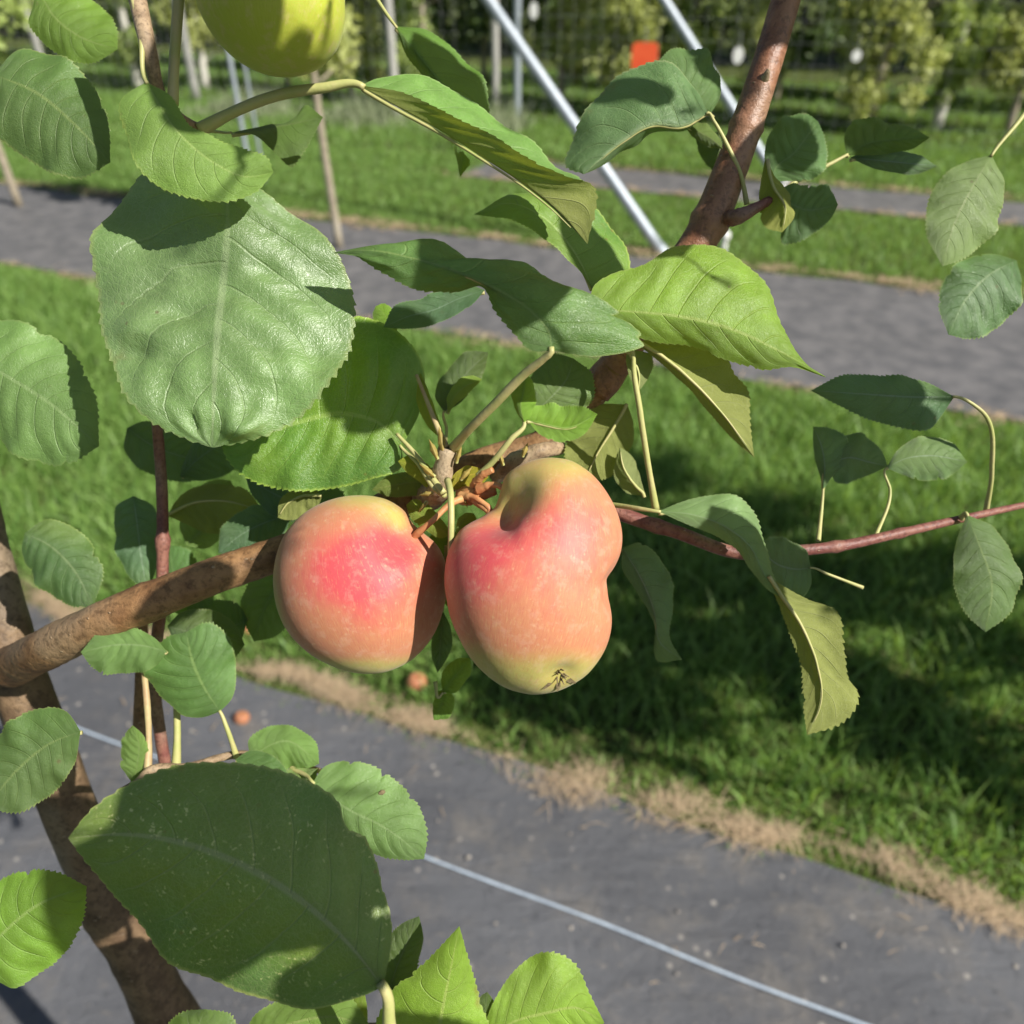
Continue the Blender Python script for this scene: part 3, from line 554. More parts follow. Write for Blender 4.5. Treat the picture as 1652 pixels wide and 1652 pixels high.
NLEAF = [0]
def leaf(mid, A, B, d0=0., mat='leaf', bul=.06, quilt=1., pet=None, prad=4.5, tint=(1, 1, 1), wave=1., top='A', ser=.0007, label=None, K=8.5, slope=1.7, lumps=0., pm='petiole', name='leaf', bm=None):
    """mid/A/B: (x, y[, dz cm]) polylines; dz of the edges is relative to the midrib depth."""
    N, Mx = 132, 11
    i0 = NLEAF[0]; NLEAF[0] += 1
    dd = D + d0 / 100
    mid3 = np.array([P(q[0], q[1], dd + (q[2] if len(q) > 2 else 0)/100) for q in mid])
    mp = spline(mid3, N + 1)
    zd = (mp - C_) @ W_                                          # depth along the midrib
    def edge(E):
        k = len(E); r = [mid3[0]]
        for j, q in enumerate(E):
            u = (j + 1) / (k + 1); z = np.interp(u, np.linspace(0, 1, N + 1), zd)
            r.append(P(q[0], q[1], z + (q[2] if len(q) > 2 else 0)/100))
        r.append(mid3[-1]); return spline(r, N + 1)
    ea, eb = edge(A), edge(B)
    Tn = np.gradient(mp, axis=0); Tn /= np.linalg.norm(Tn, axis=1)[:, None] + 1e-9
    V = np.zeros((N + 1, 2*Mx + 1, 3)); UV = np.zeros((N + 1, 2*Mx + 1, 2))
    toC = C_ - mp.mean(0); toC /= np.linalg.norm(toC)
    na = np.cross(Tn, ea - mp).sum(0); na /= np.linalg.norm(na) + 1e-9
    if na @ toC < 0: na = -na
    if top == 'B': na = -na                                      # na = normal of A half on its top side
    sgn = np.sign(np.cross(Tn, ea - mp).sum(0) @ na) or 1
    phs = i0 * 1.7
    RL = np.random.default_rng(100 + i0)
    LG = [(RL.uniform(.1, .95), RL.uniform(-.85, .85), RL.uniform(-1, 1), RL.uniform(.03, .09), RL.uniform(.08, .3)) for _ in range(34)] if lumps else []
    nt_s = {}
    for si in (-1, 1):
        a_ = np.zeros(N + 1)
        if RL.random() < .55 and ser > 0:
            for _ in range(RL.integers(1, 4)): a_ += RL.uniform(.03, .13) * np.exp(-((np.linspace(0, 1, N+1) - RL.uniform(.15, .9)) / RL.uniform(.008, .025))**2)
        nt_s[si] = a_
    for si, E in ((-1, ea), (1, eb)):
        wv = E - mp; wl = np.linalg.norm(wv, axis=1)
        nn = np.cross(Tn, wv) * sgn * (-si); nl = np.linalg.norm(nn, axis=1)[:, None]; nn = nn / np.maximum(nl, 1e-6)
        # smooth normals along the leaf
        for _ in range(6): nn[1:-1] = (nn[:-2] + nn[1:-1] + nn[2:]) / 3
        nn /= np.linalg.norm(nn, axis=1)[:, None] + 1e-9
        for k in range(0, Mx + 1):
            t = k / Mx; u = np.linspace(0, 1, N + 1)
            q = mp + wv * t
            ph = u * K - slope * t**1.25 + (.5 if si > 0 else 0) + .18*np.sin(u*9 + phs)
            qh = (np.abs(np.sin(np.pi * (ph + .0)))**.7 - .5) * .0010 * quilt * math.sin(math.pi * min(1, t*1.05))**.8
            wvh = .0016 * wave * t**2 * (np.sin(u*17 + phs + si) + .6*np.sin(u*31 + phs*2 + si*2)) * np.sin(np.pi*u)
            h = bul * wl * math.sin(math.pi * t) * 1.0 + qh * np.clip(wl/.02, .2, 1) + wvh * np.clip(wl/.02, .15, 1)
            if lumps:
                h = h + lumps * .0012 * math.sin(math.pi*min(1, t*1.02))**.5 * sum(g[2]*np.exp(-((u-g[0])/g[3])**2 - ((si*t-g[1])/g[4])**2) for g in LG)
            q = q + nn * (h * (1 + 0*t))[:, None] - (wv * (t**3) * nt_s[si][:, None])
            if k == Mx and ser > 0:
                saw = ((np.arange(N + 1) % 4) / 3.0) * RNG.uniform(.5, 1.15, N + 1)
                q = q + (wv / (wl[:, None] + 1e-6) + Tn * .7) * (saw * ser * np.clip(wl/.008, 0, 1))[:, None]
            V[:, Mx + si*k] = q; UV[:, Mx + si*k, 0] = u; UV[:, Mx + si*k, 1] = .5 + .5*si*t
    nc = 2*Mx + 1; Q = []
    for i in range(N):
        for j in range(nc - 1): Q.append((i*nc+j, i*nc+j+1, (i+1)*nc+j+1, (i+1)*nc+j))
    Q = np.array(Q)
    f0 = Q[(N//2)*(nc-1) + Mx//2]; vv = V.reshape(-1, 3); fn = np.cross(vv[f0[1]] - vv[f0[0]], vv[f0[3]] - vv[f0[0]])
    if fn @ na < 0: Q = Q[:, ::-1]
    me = npmesh(name, vv, Q); lay = me.uv_layers.new(name='leaf')
    li = np.zeros(len(me.loops), np.int32); me.loops.foreach_get('vertex_index', li)
    lay.data.foreach_set('uv', UV.reshape(-1, 2)[li].astype(np.float32).ravel())
    o = link(name, me, M[mat], T); o.color = (*tint, 1)
    c = Vector(mp[0]); me.transform(Matrix.Translation(-(c))); o.location = c - T.location
    if label: o['label'] = label
    # midrib ridge on the underside runs on as the petiole
    if pet:
        q = [mp[2], mp[0]] + [P(a[0], a[1], dd + (a[2] if len(a) > 2 else 0)/100) for a in pet]
        V2, Q2 = tube_arrays(q, [px(prad*.6), px(prad*.9)] + [px(prad)]*(len(pet)-1) + [px(prad*1.35)], n=40, k=12, rough=.02)
        pm_ = npmesh('petiole', V2 - np.array(c), Q2); po = bpy.data.objects.new('petiole', pm_); COL.objects.link(po); pm_.materials.append(M[pm]); po.parent = o
    nl_ = np.cross(Tn, V[:, Mx + 2] - V[:, Mx - 2]); nl_ /= np.linalg.norm(nl_, axis=1)[:, None] + 1e-9; nl_ *= np.sign((nl_ @ na))[:, None]
    V3, Q3 = tube_arrays([mp[i] - nl_[i]*px(5.0 - i*3.2/N) for i in range(1, N-4, 10)], [px(3.4), px(2.9), px(2.3), px(1.6), px(.7)], n=60, k=8)
    pm_ = npmesh('midrib', V3 - np.array(c), Q3); po = bpy.data.objects.new('midrib', pm_); COL.objects.link(po); pm_.materials.append(M['petiole']); po.parent = o
    return o

# L1 broad leaf upper left
leaf([(236, 132), (290, 215, -.3), (345, 262, -.2), (395, 285, 0), (441, 278, .3)], [(268, 150, .3), (310, 205, .2), (352, 226, .2), (400, 243, .2), (432, 257, .1)],
     [(196, 160, .2), (205, 222, .1), (245, 292, .1), (310, 318, .1), (370, 324, .2), (415, 307, .1)], d0=-3.2, mat='leafpale', tint=(1.1, 1.25, .8), quilt=.4, label='smooth broad pale green leaf at upper left', pet=[(228, 60), (200, -60)])
tube('petiole', PP([(279, 168, -2.4), (281, 100, -2.2), (286, 30, -2), (292, -60, -2)]), [px(8), px(7.5), px(8), px(9)], M['petiole'], T, n=30, k=12)
# L2 big crinkled leaf
leaf([(366, 292), (367, 380, -.5), (360, 460, -.2), (350, 540, -.9), (345, 640, -1.2), (342, 722, -.8)],
     [(318, 262, .4), (262, 262, .7), (205, 300, .9), (168, 365, 1.0), (155, 450, .9), (165, 540, .7), (198, 618, .5), (255, 685, .2)],
     [(408, 300, .4), (462, 335, .7), (522, 382, .9), (562, 450, .9), (570, 520, .8), (548, 595, .7), (500, 655, .4), (430, 700, .2)], d0=-1.2, mat='leafbig', tint=(1.05, 1.08, 1.2), quilt=3.0, bul=.02, wave=2.0, ser=.0011, K=6.5, slope=2.3, lumps=3.2, label='large round crinkled leaf with finely toothed edge')
# L3 half shaded leaf behind, its dark colour deepening the shade
leaf([(648, 722), (622, 690, 0), (560, 668, 0), (480, 682, .1), (415, 704, .2), (356, 716, .3)], [(680, 655, .2), (682, 590, .2), (640, 535, .3), (580, 510, .3), (500, 545, .2), (420, 625, .1)],
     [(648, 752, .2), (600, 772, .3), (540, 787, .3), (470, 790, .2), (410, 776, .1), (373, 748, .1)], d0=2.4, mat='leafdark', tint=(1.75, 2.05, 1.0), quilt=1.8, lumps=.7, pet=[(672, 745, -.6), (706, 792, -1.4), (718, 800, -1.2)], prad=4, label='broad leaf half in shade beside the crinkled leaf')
# L4 long folded leaf, whitish sheen put into a pale tint
leaf([(582, 138), (640, 172, 0), (700, 205, 0), (780, 255, -.1), (850, 302, -.2), (905, 348, -.2), (948, 394, 0)],
     [(615, 124, .9), (690, 128, 1.6), (760, 160, 2.0), (830, 212, 2.0), (895, 265, 1.4), (945, 292, .7)],
     [(650, 150, -.3), (700, 172, -.5), (765, 205, -.7), (845, 250, -.8), (912, 284, -.7), (956, 300, -.3)], d0=-.6, mat='leafolive', tint=(1.25, 1.55, 1.7), bul=.03, ser=.0006, wave=.8, pet=[(520, 142, 0), (440, 156, .1), (370, 184, .2), (322, 210, .2)], prad=8.5, label='long folded leaf showing its olive underside')
# L5
leaf([(638, 42), (680, 95, 0), (730, 165, 0), (748, 220, 0), (742, 286, 0)], [(690, 50, .5), (740, 85, .7), (778, 132, .7), (790, 180, .5), (768, 250, .2)], [(655, 88, .3), (688, 130, .4), (712, 180, .4), (728, 225, .3), (738, 262, .2)],
     d0=3, mat='leafyel', tint=(.5, .72, .6), pet=[(612, 5, 0), (580, -50, 0), (540, -120, 0)], prad=4)
# L6 small folded
leaf([(372, 214), (430, 206, 0), (480, 198, .0), (521, 189, 0)], [(430, 202, .2), (472, 194, .3), (490, 172, .3)], [(405, 216, -.3), (437, 240, -.5), (470, 268, -.6), (500, 226, -.3)], d0=3.2, mat='leafolive', quilt=.3, wave=.4, tint=(.6, .7, .6), pet=[(345, 212, 0), (325, 212, -1)], prad=3, K=6)
# L7 leaf upper right, its sheen put into a greyish tint
leaf([(1142, 182), (1100, 204, -.1), (1052, 202, -.2), (1000, 232, 0), (942, 281, .2)], [(1128, 150, .4), (1092, 112, .9), (1050, 102, 1.1), (992, 124, 1.2), (950, 180, 1.2), (914, 268, .8)],
     [(1105, 210, .4), (1060, 214, .7), (1012, 240, .7), (970, 268, .4)], d0=1.0, mat='leaf', tint=(1.35, 1.3, 1.9), quilt=.9, pet=[(1152, 196), (1172, 232, .2), (1196, 285, .5), (1205, 330, .9)], prad=3.6, label='pale sheened leaf left of the upright stem')
leaf([(1146, 184), (1122, 152, 0), (1095, 120, 0), (1064, 96, 0)], [(1160, 160, .3), (1158, 112, .6), (1132, 84, .7), (1090, 78, .5)], [(1122, 172, .2), (1100, 152, .3), (1078, 124, .2)], d0=1.9, mat='leaf', tint=(1.1, 1.1, 1.2), quilt=.5, pet=[(1150, 190, 0)], prad=3)
leaf([(1100, 198), (1125, 212, 0), (1145, 222, 0), (1166, 240, 0)], [(1118, 195, .2), (1140, 202, .2), (1160, 222, .2)], [(1110, 212, .2), (1128, 228, .2), (1148, 238, .2)], d0=1.6, mat='leafolive', quilt=.4, pet=[(1085, 200, 0)], prad=2.5)
leaf([(1195, 300), (1180, 265, 0), (1165, 245, 0), (1122, 222, 0)], [(1205, 275, .2), (1192, 238, .3), (1155, 215, .2)], [(1172, 290, .2), (1145, 270, .3), (1128, 245, .2)], d0=3.5, mat='leafdark', quilt=.4)
# right hand spur leaves
leaf([(1244, 294), (1252, 270, 0), (1280, 248, -.1), (1302, 220, 0), (1320, 196, .1)], [(1234, 262, .2), (1240, 220, .3), (1268, 190, .4), (1300, 184, .2)], [(1270, 292, .2), (1312, 288, .3), (1334, 262, .3), (1330, 225, .2)], d0=2.2, mat='leaf', tint=(1, 1.1, 1.2), pet=[(1240, 315, 0)], prad=3.5, label='half shaded leaf right of the upright stem')
leaf([(1366, 250), (1400, 232, 0), (1445, 225, 0), (1500, 222, 0)], [(1362, 222, .2), (1380, 192, .3), (1420, 196, .3), (1468, 205, .2)], [(1400, 250, .2), (1440, 246, .3), (1475, 238, .2)], d0=2.6, mat='leafolive', tint=(.7, .9, .6), pet=[(1340, 264, 0), (1290, 290, 0), (1250, 318, -.6)], prad=4)
leaf([(1372, 254), (1410, 258, 0), (1450, 262, 0), (1512, 268, 0)], [(1400, 244, .2), (1440, 242, .3), (1480, 250, .2)], [(1400, 268, .2), (1440, 278, .3), (1480, 280, .2)], d0=3.0, mat='leafdark', tint=(1.4, 1.5, 2.2))
leaf([(1250, 318), (1275, 328, 0), (1300, 338, 0), (1352, 330, 0)], [(1262, 303, .2), (1300, 298, .3), (1335, 302, .2)], [(1262, 350, .2), (1262, 392, .5), (1305, 380, .4), (1340, 352, .2)], d0=1.6, mat='leaf', tint=(.9, 1.0, 1.2))
leaf([(1234, 258), (1245, 300, 0), (1266, 335, 0), (1262, 375, .1)], [(1252, 285, .3), (1272, 315, .4), (1280, 350, .2)], [(1228, 292, .2), (1225, 335, .5), (1236, 365, .2)], d0=1.0, mat='leafyel', tint=(.8, .9, .9), top='B')
# L15 folded leaf under the long one
leaf([(958, 468), (922, 402, 0), (872, 348, 0), (822, 328, 0), (764, 346, 0)], [(1016, 435, .9), (1004, 385, 1.3), (955, 342, 1.4), (902, 320, 1.2), (840, 311, .8)], [(938, 440, -.2), (898, 402, -.3), (850, 364, -.3), (800, 350, -.2)],
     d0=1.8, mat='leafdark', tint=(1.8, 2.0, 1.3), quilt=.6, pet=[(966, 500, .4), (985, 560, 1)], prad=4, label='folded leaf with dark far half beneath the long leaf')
# L16 centre leaf
leaf([(890, 566), (886, 538, -.05), (856, 502, -.15), (806, 470, -.3), (740, 440, -.3), (660, 415, -.1), (600, 404, .1), (536, 408, .6)],
     [(965, 575, .5), (1046, 548, .9), (1005, 508, 1.0), (935, 478, .9), (880, 440, .8), (850, 420, .7), (790, 426, .6), (700, 393, .5), (620, 394, .3)],
     [(858, 566, .2), (832, 540, .3), (800, 500, .4), (778, 464, .5), (735, 472, .6), (680, 467, .5), (618, 440, .3), (570, 413, .1)], d0=-3.3, mat='leaf', tint=(1.1, 1.15, 1.15), lumps=.6, quilt=1, wave=1.2, pet=[(878, 578, .25), (850, 600, .8), (800, 650, 1.8), (755, 695, 3.0), (732, 722, 4.2)], prad=7, label='long wavy leaf above the fruit cluster')
# L17 bright leaf
leaf([(950, 498), (1015, 503, 0), (1085, 510, 0), (1180, 532, .1), (1260, 568, .2), (1333, 609, .3)], [(958, 462, .3), (990, 440, .5), (1040, 428, .7), (1090, 398, .9), (1170, 402, 1.0), (1225, 450, .9), (1265, 530, .6), (1298, 586, .2)],
     [(985, 525, .3), (1050, 550, .6), (1120, 560, .7), (1190, 586, .6), (1230, 596, .4), (1275, 592, .1)], d0=-1.2, mat='leafyel', tint=(.95, 1.05, .9), lumps=.5, quilt=1.2, wave=.6, ser=.0005, pet=[(935, 510, .8), (910, 560, 2)], prad=4, label='bright yellow-green leaf right of centre')
# L18 olive hanging leaf
leaf([(1024, 553), (1062, 574, 0), (1112, 614, 0), (1162, 666, .1), (1217, 738, .3)], [(1065, 545, .5), (1120, 548, .7), (1172, 575, .8), (1203, 630, .7), (1210, 690, .4)], [(1052, 574, .2), (1096, 612, .3), (1140, 660, .3), (1186, 712, .2)],
     d0=.2, mat='leafolive', tint=(1, 1, 1), top='B', bul=.04, pet=[(1022, 580, .2), (1032, 660, .6), (1044, 740, 1.2), (1058, 822, 2.0)], prad=5, label='hanging leaf showing its olive yellow underside')
leaf([(1012, 566), (1022, 585, 0), (1030, 605, 0), (1030, 632, 0)], [(1030, 566, .1), (1052, 575, .2), (1046, 608, .1)], [(1010, 580, .1), (1014, 600, .1), (1022, 620, .1)], d0=.9, mat='leafpale', quilt=.3, top='B')
# L19
leaf([(716, 664), (728, 640, 0), (745, 612, 0), (788, 568, 0)], [(702, 640, .2), (722, 598, .3), (755, 568, .2)], [(735, 655, .1), (760, 630, .2), (780, 600, .2)], d0=2.6, mat='leafdark', quilt=.5, pet=[(720, 690, .2), (718, 715, -.5)], prad=3)
leaf([(722, 668), (730, 645, 0), (748, 625, 0), (778, 612, 0)], [(722, 640, .1), (742, 612, .2), (762, 606, .1)], [(735, 652, .1), (750, 640, .1), (765, 625, .1)], d0=2.0, mat='leafyel', quilt=.3, tint=(1.2, 1.2, 1.4))
# L20 bright small folded pair
leaf([(846, 682), (840, 655, 0), (845, 630, 0), (848, 600, 0)], [(832, 662, .2), (826, 635, .3), (836, 610, .2)], [(858, 665, .2), (864, 640, .3), (858, 615, .2)], d0=-.2, mat='leafyel', quilt=.3, tint=(.9, 1.15, .9), pet=[(825, 708, 0), (795, 745, .4), (772, 768, .8)], prad=5)
leaf([(850, 676), (880, 684, 0), (915, 690, 0), (964, 668, 0)], [(862, 655, .4), (900, 654, .6), (942, 658, .3)], [(868, 698, .1), (905, 713, .1), (942, 700, .1)], d0=-.1, mat='leafyel', quilt=.6, tint=(.9, 1.15, .9), bul=-.12)
leaf([(862, 665), (890, 640, 0), (915, 610, 0), (925, 578, 0)], [(852, 640, .1), (862, 598, .3), (892, 572, .1)], [(905, 665, .2), (948, 655, .3), (955, 605, .2)], d0=2.4, mat='leafdark', tint=(1.2, 1.3, 1.2), quilt=.5)
# L22 olive leaf behind the right apple
leaf([(1012, 652), (990, 690, 0), (965, 730, 0), (945, 770, 0)], [(960, 655, .3), (925, 690, .4), (915, 745, .2)], [(1022, 685, .2), (1006, 745, .3), (975, 772, .2)], d0=3.2, mat='leafolive', tint=(.75, .8, .5), quilt=.6, top='B')
leaf([(1042, 800), (1022, 780, 0), (1005, 752, 0), (1000, 722, 0)], [(1034, 775, .1), (1024, 745, .2), (1010, 728, .1)], [(1012, 795, .2), (994, 775, .3), (992, 745, .2)], d0=2.8, mat='leafpale', quilt=.4, top='B')
# L23 long drooping leaf on the right
leaf([(1062, 825), (1115, 830, 0), (1170, 850, -.2), (1210, 882, -.3), (1234, 928, -.2), (1264, 965, 0)], [(1112, 806, .3), (1160, 798, .6), (1214, 820, .7), (1230, 862, .5), (1240, 905, .3)],
     [(1100, 842, .1), (1150, 862, .2), (1190, 888, .2), (1216, 925, .2), (1240, 952, .1)], d0=.5, mat='leafpale', tint=(.9, 1.0, 1.2), quilt=.8, pet=[(1040, 822, .2), (1000, 816, 1.0), (940, 808, 2.2)], prad=4.5, label='pale upper half of the long drooping leaf')
leaf([(1236, 928, -.1), (1262, 965, 0), (1294, 1015, 0), (1316, 1070, 0), (1324, 1130, 0), (1302, 1186, .1)], [(1300, 966, .3), (1348, 984, .4), (1358, 1040, .4), (1368, 1092, .4), (1386, 1115, .3), (1362, 1160, .2)], [(1256, 975, .2), (1278, 1030, .3), (1294, 1080, .3), (1297, 1135, .2)],
     d0=.5, mat='leafolive', tint=(1, 1, 1), top='B', ser=.0011, bul=.05, label='drooping toothed leaf end showing its olive underside')
leaf([(1308, 916), (1285, 918, 0), (1258, 912, 0), (1222, 882, 0)], [(1300, 888, .2), (1272, 872, .3), (1242, 868, .2)], [(1308, 945, .2), (1285, 972, .3), (1245, 950, .2)], d0=1.4, mat='leafdark', tint=(1.4, 1.5, 2.0), quilt=.3, pet=[(1335, 926, 0), (1392, 948, 0)], prad=2.6)
# L24 dark hanging leaf
leaf([(1004, 884), (1032, 930, 0), (1056, 990, 0), (1064, 1035, 0), (1100, 1064, 0)], [(1030, 876, .3), (1074, 915, .4), (1086, 975, .3), (1080, 1030, .2)], [(1004, 915, .2), (1032, 960, .3), (1056, 1010, .2), (1062, 1066, .2)], d0=3.4, mat='leafdark', tint=(1.5, 1.6, 2.0), quilt=.5, label='dark hanging leaf right of the right apple')
# L25-26 at the right edge, bluish tints imitating sky sheen in shade
leaf([(1540, 640), (1470, 640, 0), (1400, 636, 0), (1308, 630, 0)], [(1490, 615, .3), (1425, 606, .4), (1355, 608, .2)], [(1500, 690, .3), (1430, 684, .4), (1350, 652, .2)], d0=2.2, mat='leafdark', tint=(1.3, 1.5, 1.8), quilt=.4, pet=[(1580, 660, 0), (1600, 760, 1.5), (1590, 828, 3)], prad=4, label='dark oval leaf at the right')
leaf([(1328, 790), (1330, 750, 0), (1325, 720, 0), (1312, 688, 0)], [(1342, 770, .2), (1372, 728, .4), (1350, 695, .2)], [(1325, 775, .2), (1316, 745, .2), (1312, 715, .1)], d0=3.4, mat='leafdark', tint=(1.4, 1.6, 2.0), quilt=.4, pet=[(1326, 815, 0), (1320, 872, -.6)], prad=3.5)
leaf([(1335, 750), (1370, 738, 0), (1400, 745, 0), (1432, 752, 0)], [(1345, 715, .2), (1385, 700, .3), (1420, 725, .2)], [(1350, 778, .2), (1378, 775, .3), (1410, 762, .2)], d0=3.6, mat='leafdark', tint=(1.5, 1.6, 2.0), quilt=.4)
leaf([(1430, 755), (1460, 740, 0), (1500, 735, 0), (1560, 745, 0)], [(1450, 725, .2), (1490, 705, .3), (1535, 715, .2)], [(1455, 765, .2), (1495, 775, .3), (1535, 765, .2)], d0=3.6, mat='leafdark', tint=(1.5, 1.6, 1.9), quilt=.4, pet=[(1436, 790, 0), (1410, 872, -.7)], prad=3)
# L36 big dark leaf bottom left
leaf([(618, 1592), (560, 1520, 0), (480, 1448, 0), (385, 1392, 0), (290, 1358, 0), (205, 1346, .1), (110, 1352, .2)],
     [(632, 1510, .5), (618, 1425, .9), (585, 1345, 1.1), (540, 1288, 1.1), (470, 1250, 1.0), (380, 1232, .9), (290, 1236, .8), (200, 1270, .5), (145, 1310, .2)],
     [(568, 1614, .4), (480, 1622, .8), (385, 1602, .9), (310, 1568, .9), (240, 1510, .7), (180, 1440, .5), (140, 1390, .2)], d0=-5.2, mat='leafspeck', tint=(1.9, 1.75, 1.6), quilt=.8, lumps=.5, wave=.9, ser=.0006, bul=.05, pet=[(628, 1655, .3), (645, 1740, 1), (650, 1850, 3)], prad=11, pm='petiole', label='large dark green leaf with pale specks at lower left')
leaf([(385, 1690), (470, 1650, 0), (540, 1640, 0), (600, 1660, 0)], [(410, 1640, .2), (480, 1608, .3), (560, 1606, .2)], [(420, 1720, .2), (490, 1740, .3), (560, 1710, .2)], d0=-1.5, mat='leafolive', tint=(1, 1.1, .9))
leaf([(560, 1720), (572, 1680, 0), (580, 1640, 0), (588, 1600, 0)], [(530, 1700, .2), (535, 1650, .3), (560, 1612, .2)], [(585, 1700, .2), (592, 1660, .2), (592, 1625, .1)], d0=-1.0, mat='leafyel')
leaf([(330, 1760), (325, 1700, 0), (320, 1660, 0), (330, 1628, 0)], [(260, 1730, .2), (262, 1670, .3), (290, 1636, .2)], [(400, 1730, .2), (392, 1670, .3), (365, 1636, .2)], d0=-1.0, mat='leafdark', tint=(1.2, 1.3, 1))
# L37, L38 bright leaves at the bottom
leaf([(700, 1800), (700, 1720, 0), (712, 1640, 0), (728, 1560, 0), (741, 1494, 0)], [(600, 1770, .4), (598, 1690, .6), (628, 1605, .6), (690, 1550, .3)], [(790, 1770, .4), (800, 1700, .5), (778, 1625, .4), (756, 1550, .2)], d0=-2.0, mat='leafyel', tint=(1.1, 1.2, 1), quilt=.5, wave=.6, label='bright pointed yellow-green leaf at the bottom')
leaf([(770, 1690), (830, 1648, 0), (880, 1635, 0), (930, 1626, 0), (975, 1650, 0)], [(800, 1610, .3), (835, 1562, .5), (888, 1535, .6), (930, 1560, .5), (950, 1602, .2)], [(820, 1690, .2), (880, 1690, .3), (935, 1685, .2)], d0=-1.5, mat='leafyel', tint=(1.1, 1.2, 1), quilt=.8, label='bright rounded leaf at the bottom right of the pointed one')
leaf([(628, 1600), (640, 1560, 0), (655, 1525, 0), (676, 1478, 0)], [(612, 1570, .2), (622, 1520, .3), (650, 1490, .2)], [(660, 1585, .2), (676, 1545, .3), (682, 1510, .1)], d0=-.2, mat='leafdark')
leaf([(765, 1700), (775, 1670, 0), (782, 1640, 0), (786, 1600, 0)], [(750, 1680, .1), (758, 1640, .2), (772, 1610, .1)], [(785, 1690, .1), (800, 1650, .2), (796, 1615, .1)], d0=-1.2, mat='leafdark')
# L34, L33, L35
L34 = leaf([(505, 1262), (560, 1305, 0), (620, 1335, 0), (655, 1360, 0), (684, 1386, 0)], [(520, 1240, .2), (570, 1228, .4), (635, 1258, .5), (680, 1312, .4), (688, 1350, .1)], [(510, 1300, .2), (550, 1345, .3), (600, 1378, .3), (650, 1386, .1)], d0=2.6, mat='leafpale', tint=(.8, .95, .9), quilt=1.2, pet=[(495, 1252, .4), (470, 1240, 1)], prad=4, label='light green leaf with a small dark spot, lower left')
leaf([(405, 1228), (430, 1205, 0), (460, 1195, 0), (515, 1232, 0)], [(402, 1195, .2), (435, 1172, .4), (480, 1176, .4), (510, 1200, .2)], [(430, 1235, .2), (460, 1240, .3), (495, 1240, .1)], d0=4.2, mat='leafpale', tint=(.8, .95, .8), quilt=.4)
leaf([(380, 1225), (415, 1240, 0), (440, 1260, 0), (470, 1285, 0)], [(400, 1212, .2), (440, 1220, .3), (465, 1250, .2)], [(380, 1255, .2), (402, 1280, .3), (440, 1290, .1)], d0=2.6, mat='leaf', tint=(.8, .9, .9), quilt=1)
leaf([(512, 1240), (490, 1258, 0), (465, 1270, 0), (430, 1272, 0)], [(495, 1240, .2), (472, 1240, .2), (448, 1252, .1)], [(508, 1265, .1), (480, 1286, .2), (450, 1286, .1)], d0=3.2, mat='leafpale', tint=(1, 1, 1), quilt=.4)
# L31, L32, L30
leaf([(355, 1148), (330, 1110, 0), (312, 1070, 0), (300, 1020, 0)], [(322, 1158, .3), (270, 1135, .4), (238, 1092, .4), (268, 1030, .2)], [(372, 1130, .2), (380, 1080, .4), (372, 1035, .4), (335, 1005, .2)], d0=3.4, mat='leaf', tint=(1.1, 1.2, 1.2), quilt=.8, pet=[(365, 1172, 0), (382, 1222, .5)], prad=4.5, label='half shaded leaf below the thick branch')
leaf([(270, 1010), (310, 1020, 0), (350, 1022, 0), (395, 1040, 0)], [(290, 990, .2), (340, 985, .3), (380, 1010, .2)], [(285, 1040, .2), (335, 1058, .3), (375, 1062, .1)], d0=4.8, mat='leafdark')
leaf([(270, 1052), (235, 1042, 0), (190, 1040, 0), (130, 1052, 0)], [(250, 1030, .2), (205, 1012, .3), (160, 1022, .2)], [(250, 1075, .2), (205, 1086, .3), (155, 1080, .2)], d0=2.0, mat='leafpale', tint=(.8, .95, .9))
tube('petiole', PP([(284, 1105, 5), (285, 1140, 4.6), (286, 1180, 4.5), (284, 1240, 4.5)]), [px(6), px(6), px(6.5), px(9)], M['petiole'], T, n=16, k=10)
tube('petiole', PP([(232, 1075, 4), (236, 1120, 3.6), (240, 1190, 3.5), (238, 1250, 3.2)]), [px(5), px(6), px(5), px(8)], M['petiolebrown'], T, n=16, k=10, rough=.1)
leaf([(215, 1265), (222, 1230, 0), (224, 1200, 0), (214, 1170, 0)], [(198, 1240, .1), (196, 1205, .2), (204, 1182, .1)], [(232, 1245, .1), (240, 1215, .1), (230, 1185, .1)], d0=3.2, mat='leafpale', tint=(.8, .9, .7))
# leaves left of centre behind the crinkled leaf
leaf([(270, 832), (310, 812, 0), (360, 808, 0), (424, 824, 0)], [(290, 800, .2), (340, 782, .3), (395, 790, .2)], [(300, 845, .2), (350, 862, .3), (400, 850, .2)], d0=8, mat='leafolive', tint=(.9, 1, .9), top='B', label='blurred pale leaf behind the thin dark twig')
leaf([(395, 765), (430, 790, 0), (480, 812, 0), (560, 818, 0)], [(430, 760, .2), (500, 768, .3), (550, 790, .2)], [(405, 795, .2), (440, 830, .3), (510, 842, .2)], d0=5.6, mat='leafdark', tint=(1, 1.2, 1.5))
leaf([(470, 830), (430, 842, 0), (390, 862, 0), (352, 892, 0)], [(440, 815, .2), (395, 822, .3), (360, 850, .2)], [(460, 858, .2), (425, 880, .3), (380, 898, .1)], d0=6.0, mat='leafdark', tint=(1.1, 1.3, 1.5))
leaf([(215, 800), (222, 850, 0), (228, 900, 0), (238, 955, 0)], [(245, 815, .2), (258, 860, .3), (252, 915, .2)], [(190, 815, .2), (186, 870, .3), (205, 925, .2)], d0=7.5, mat='leafdark', tint=(1.5, 1.7, 2.2))
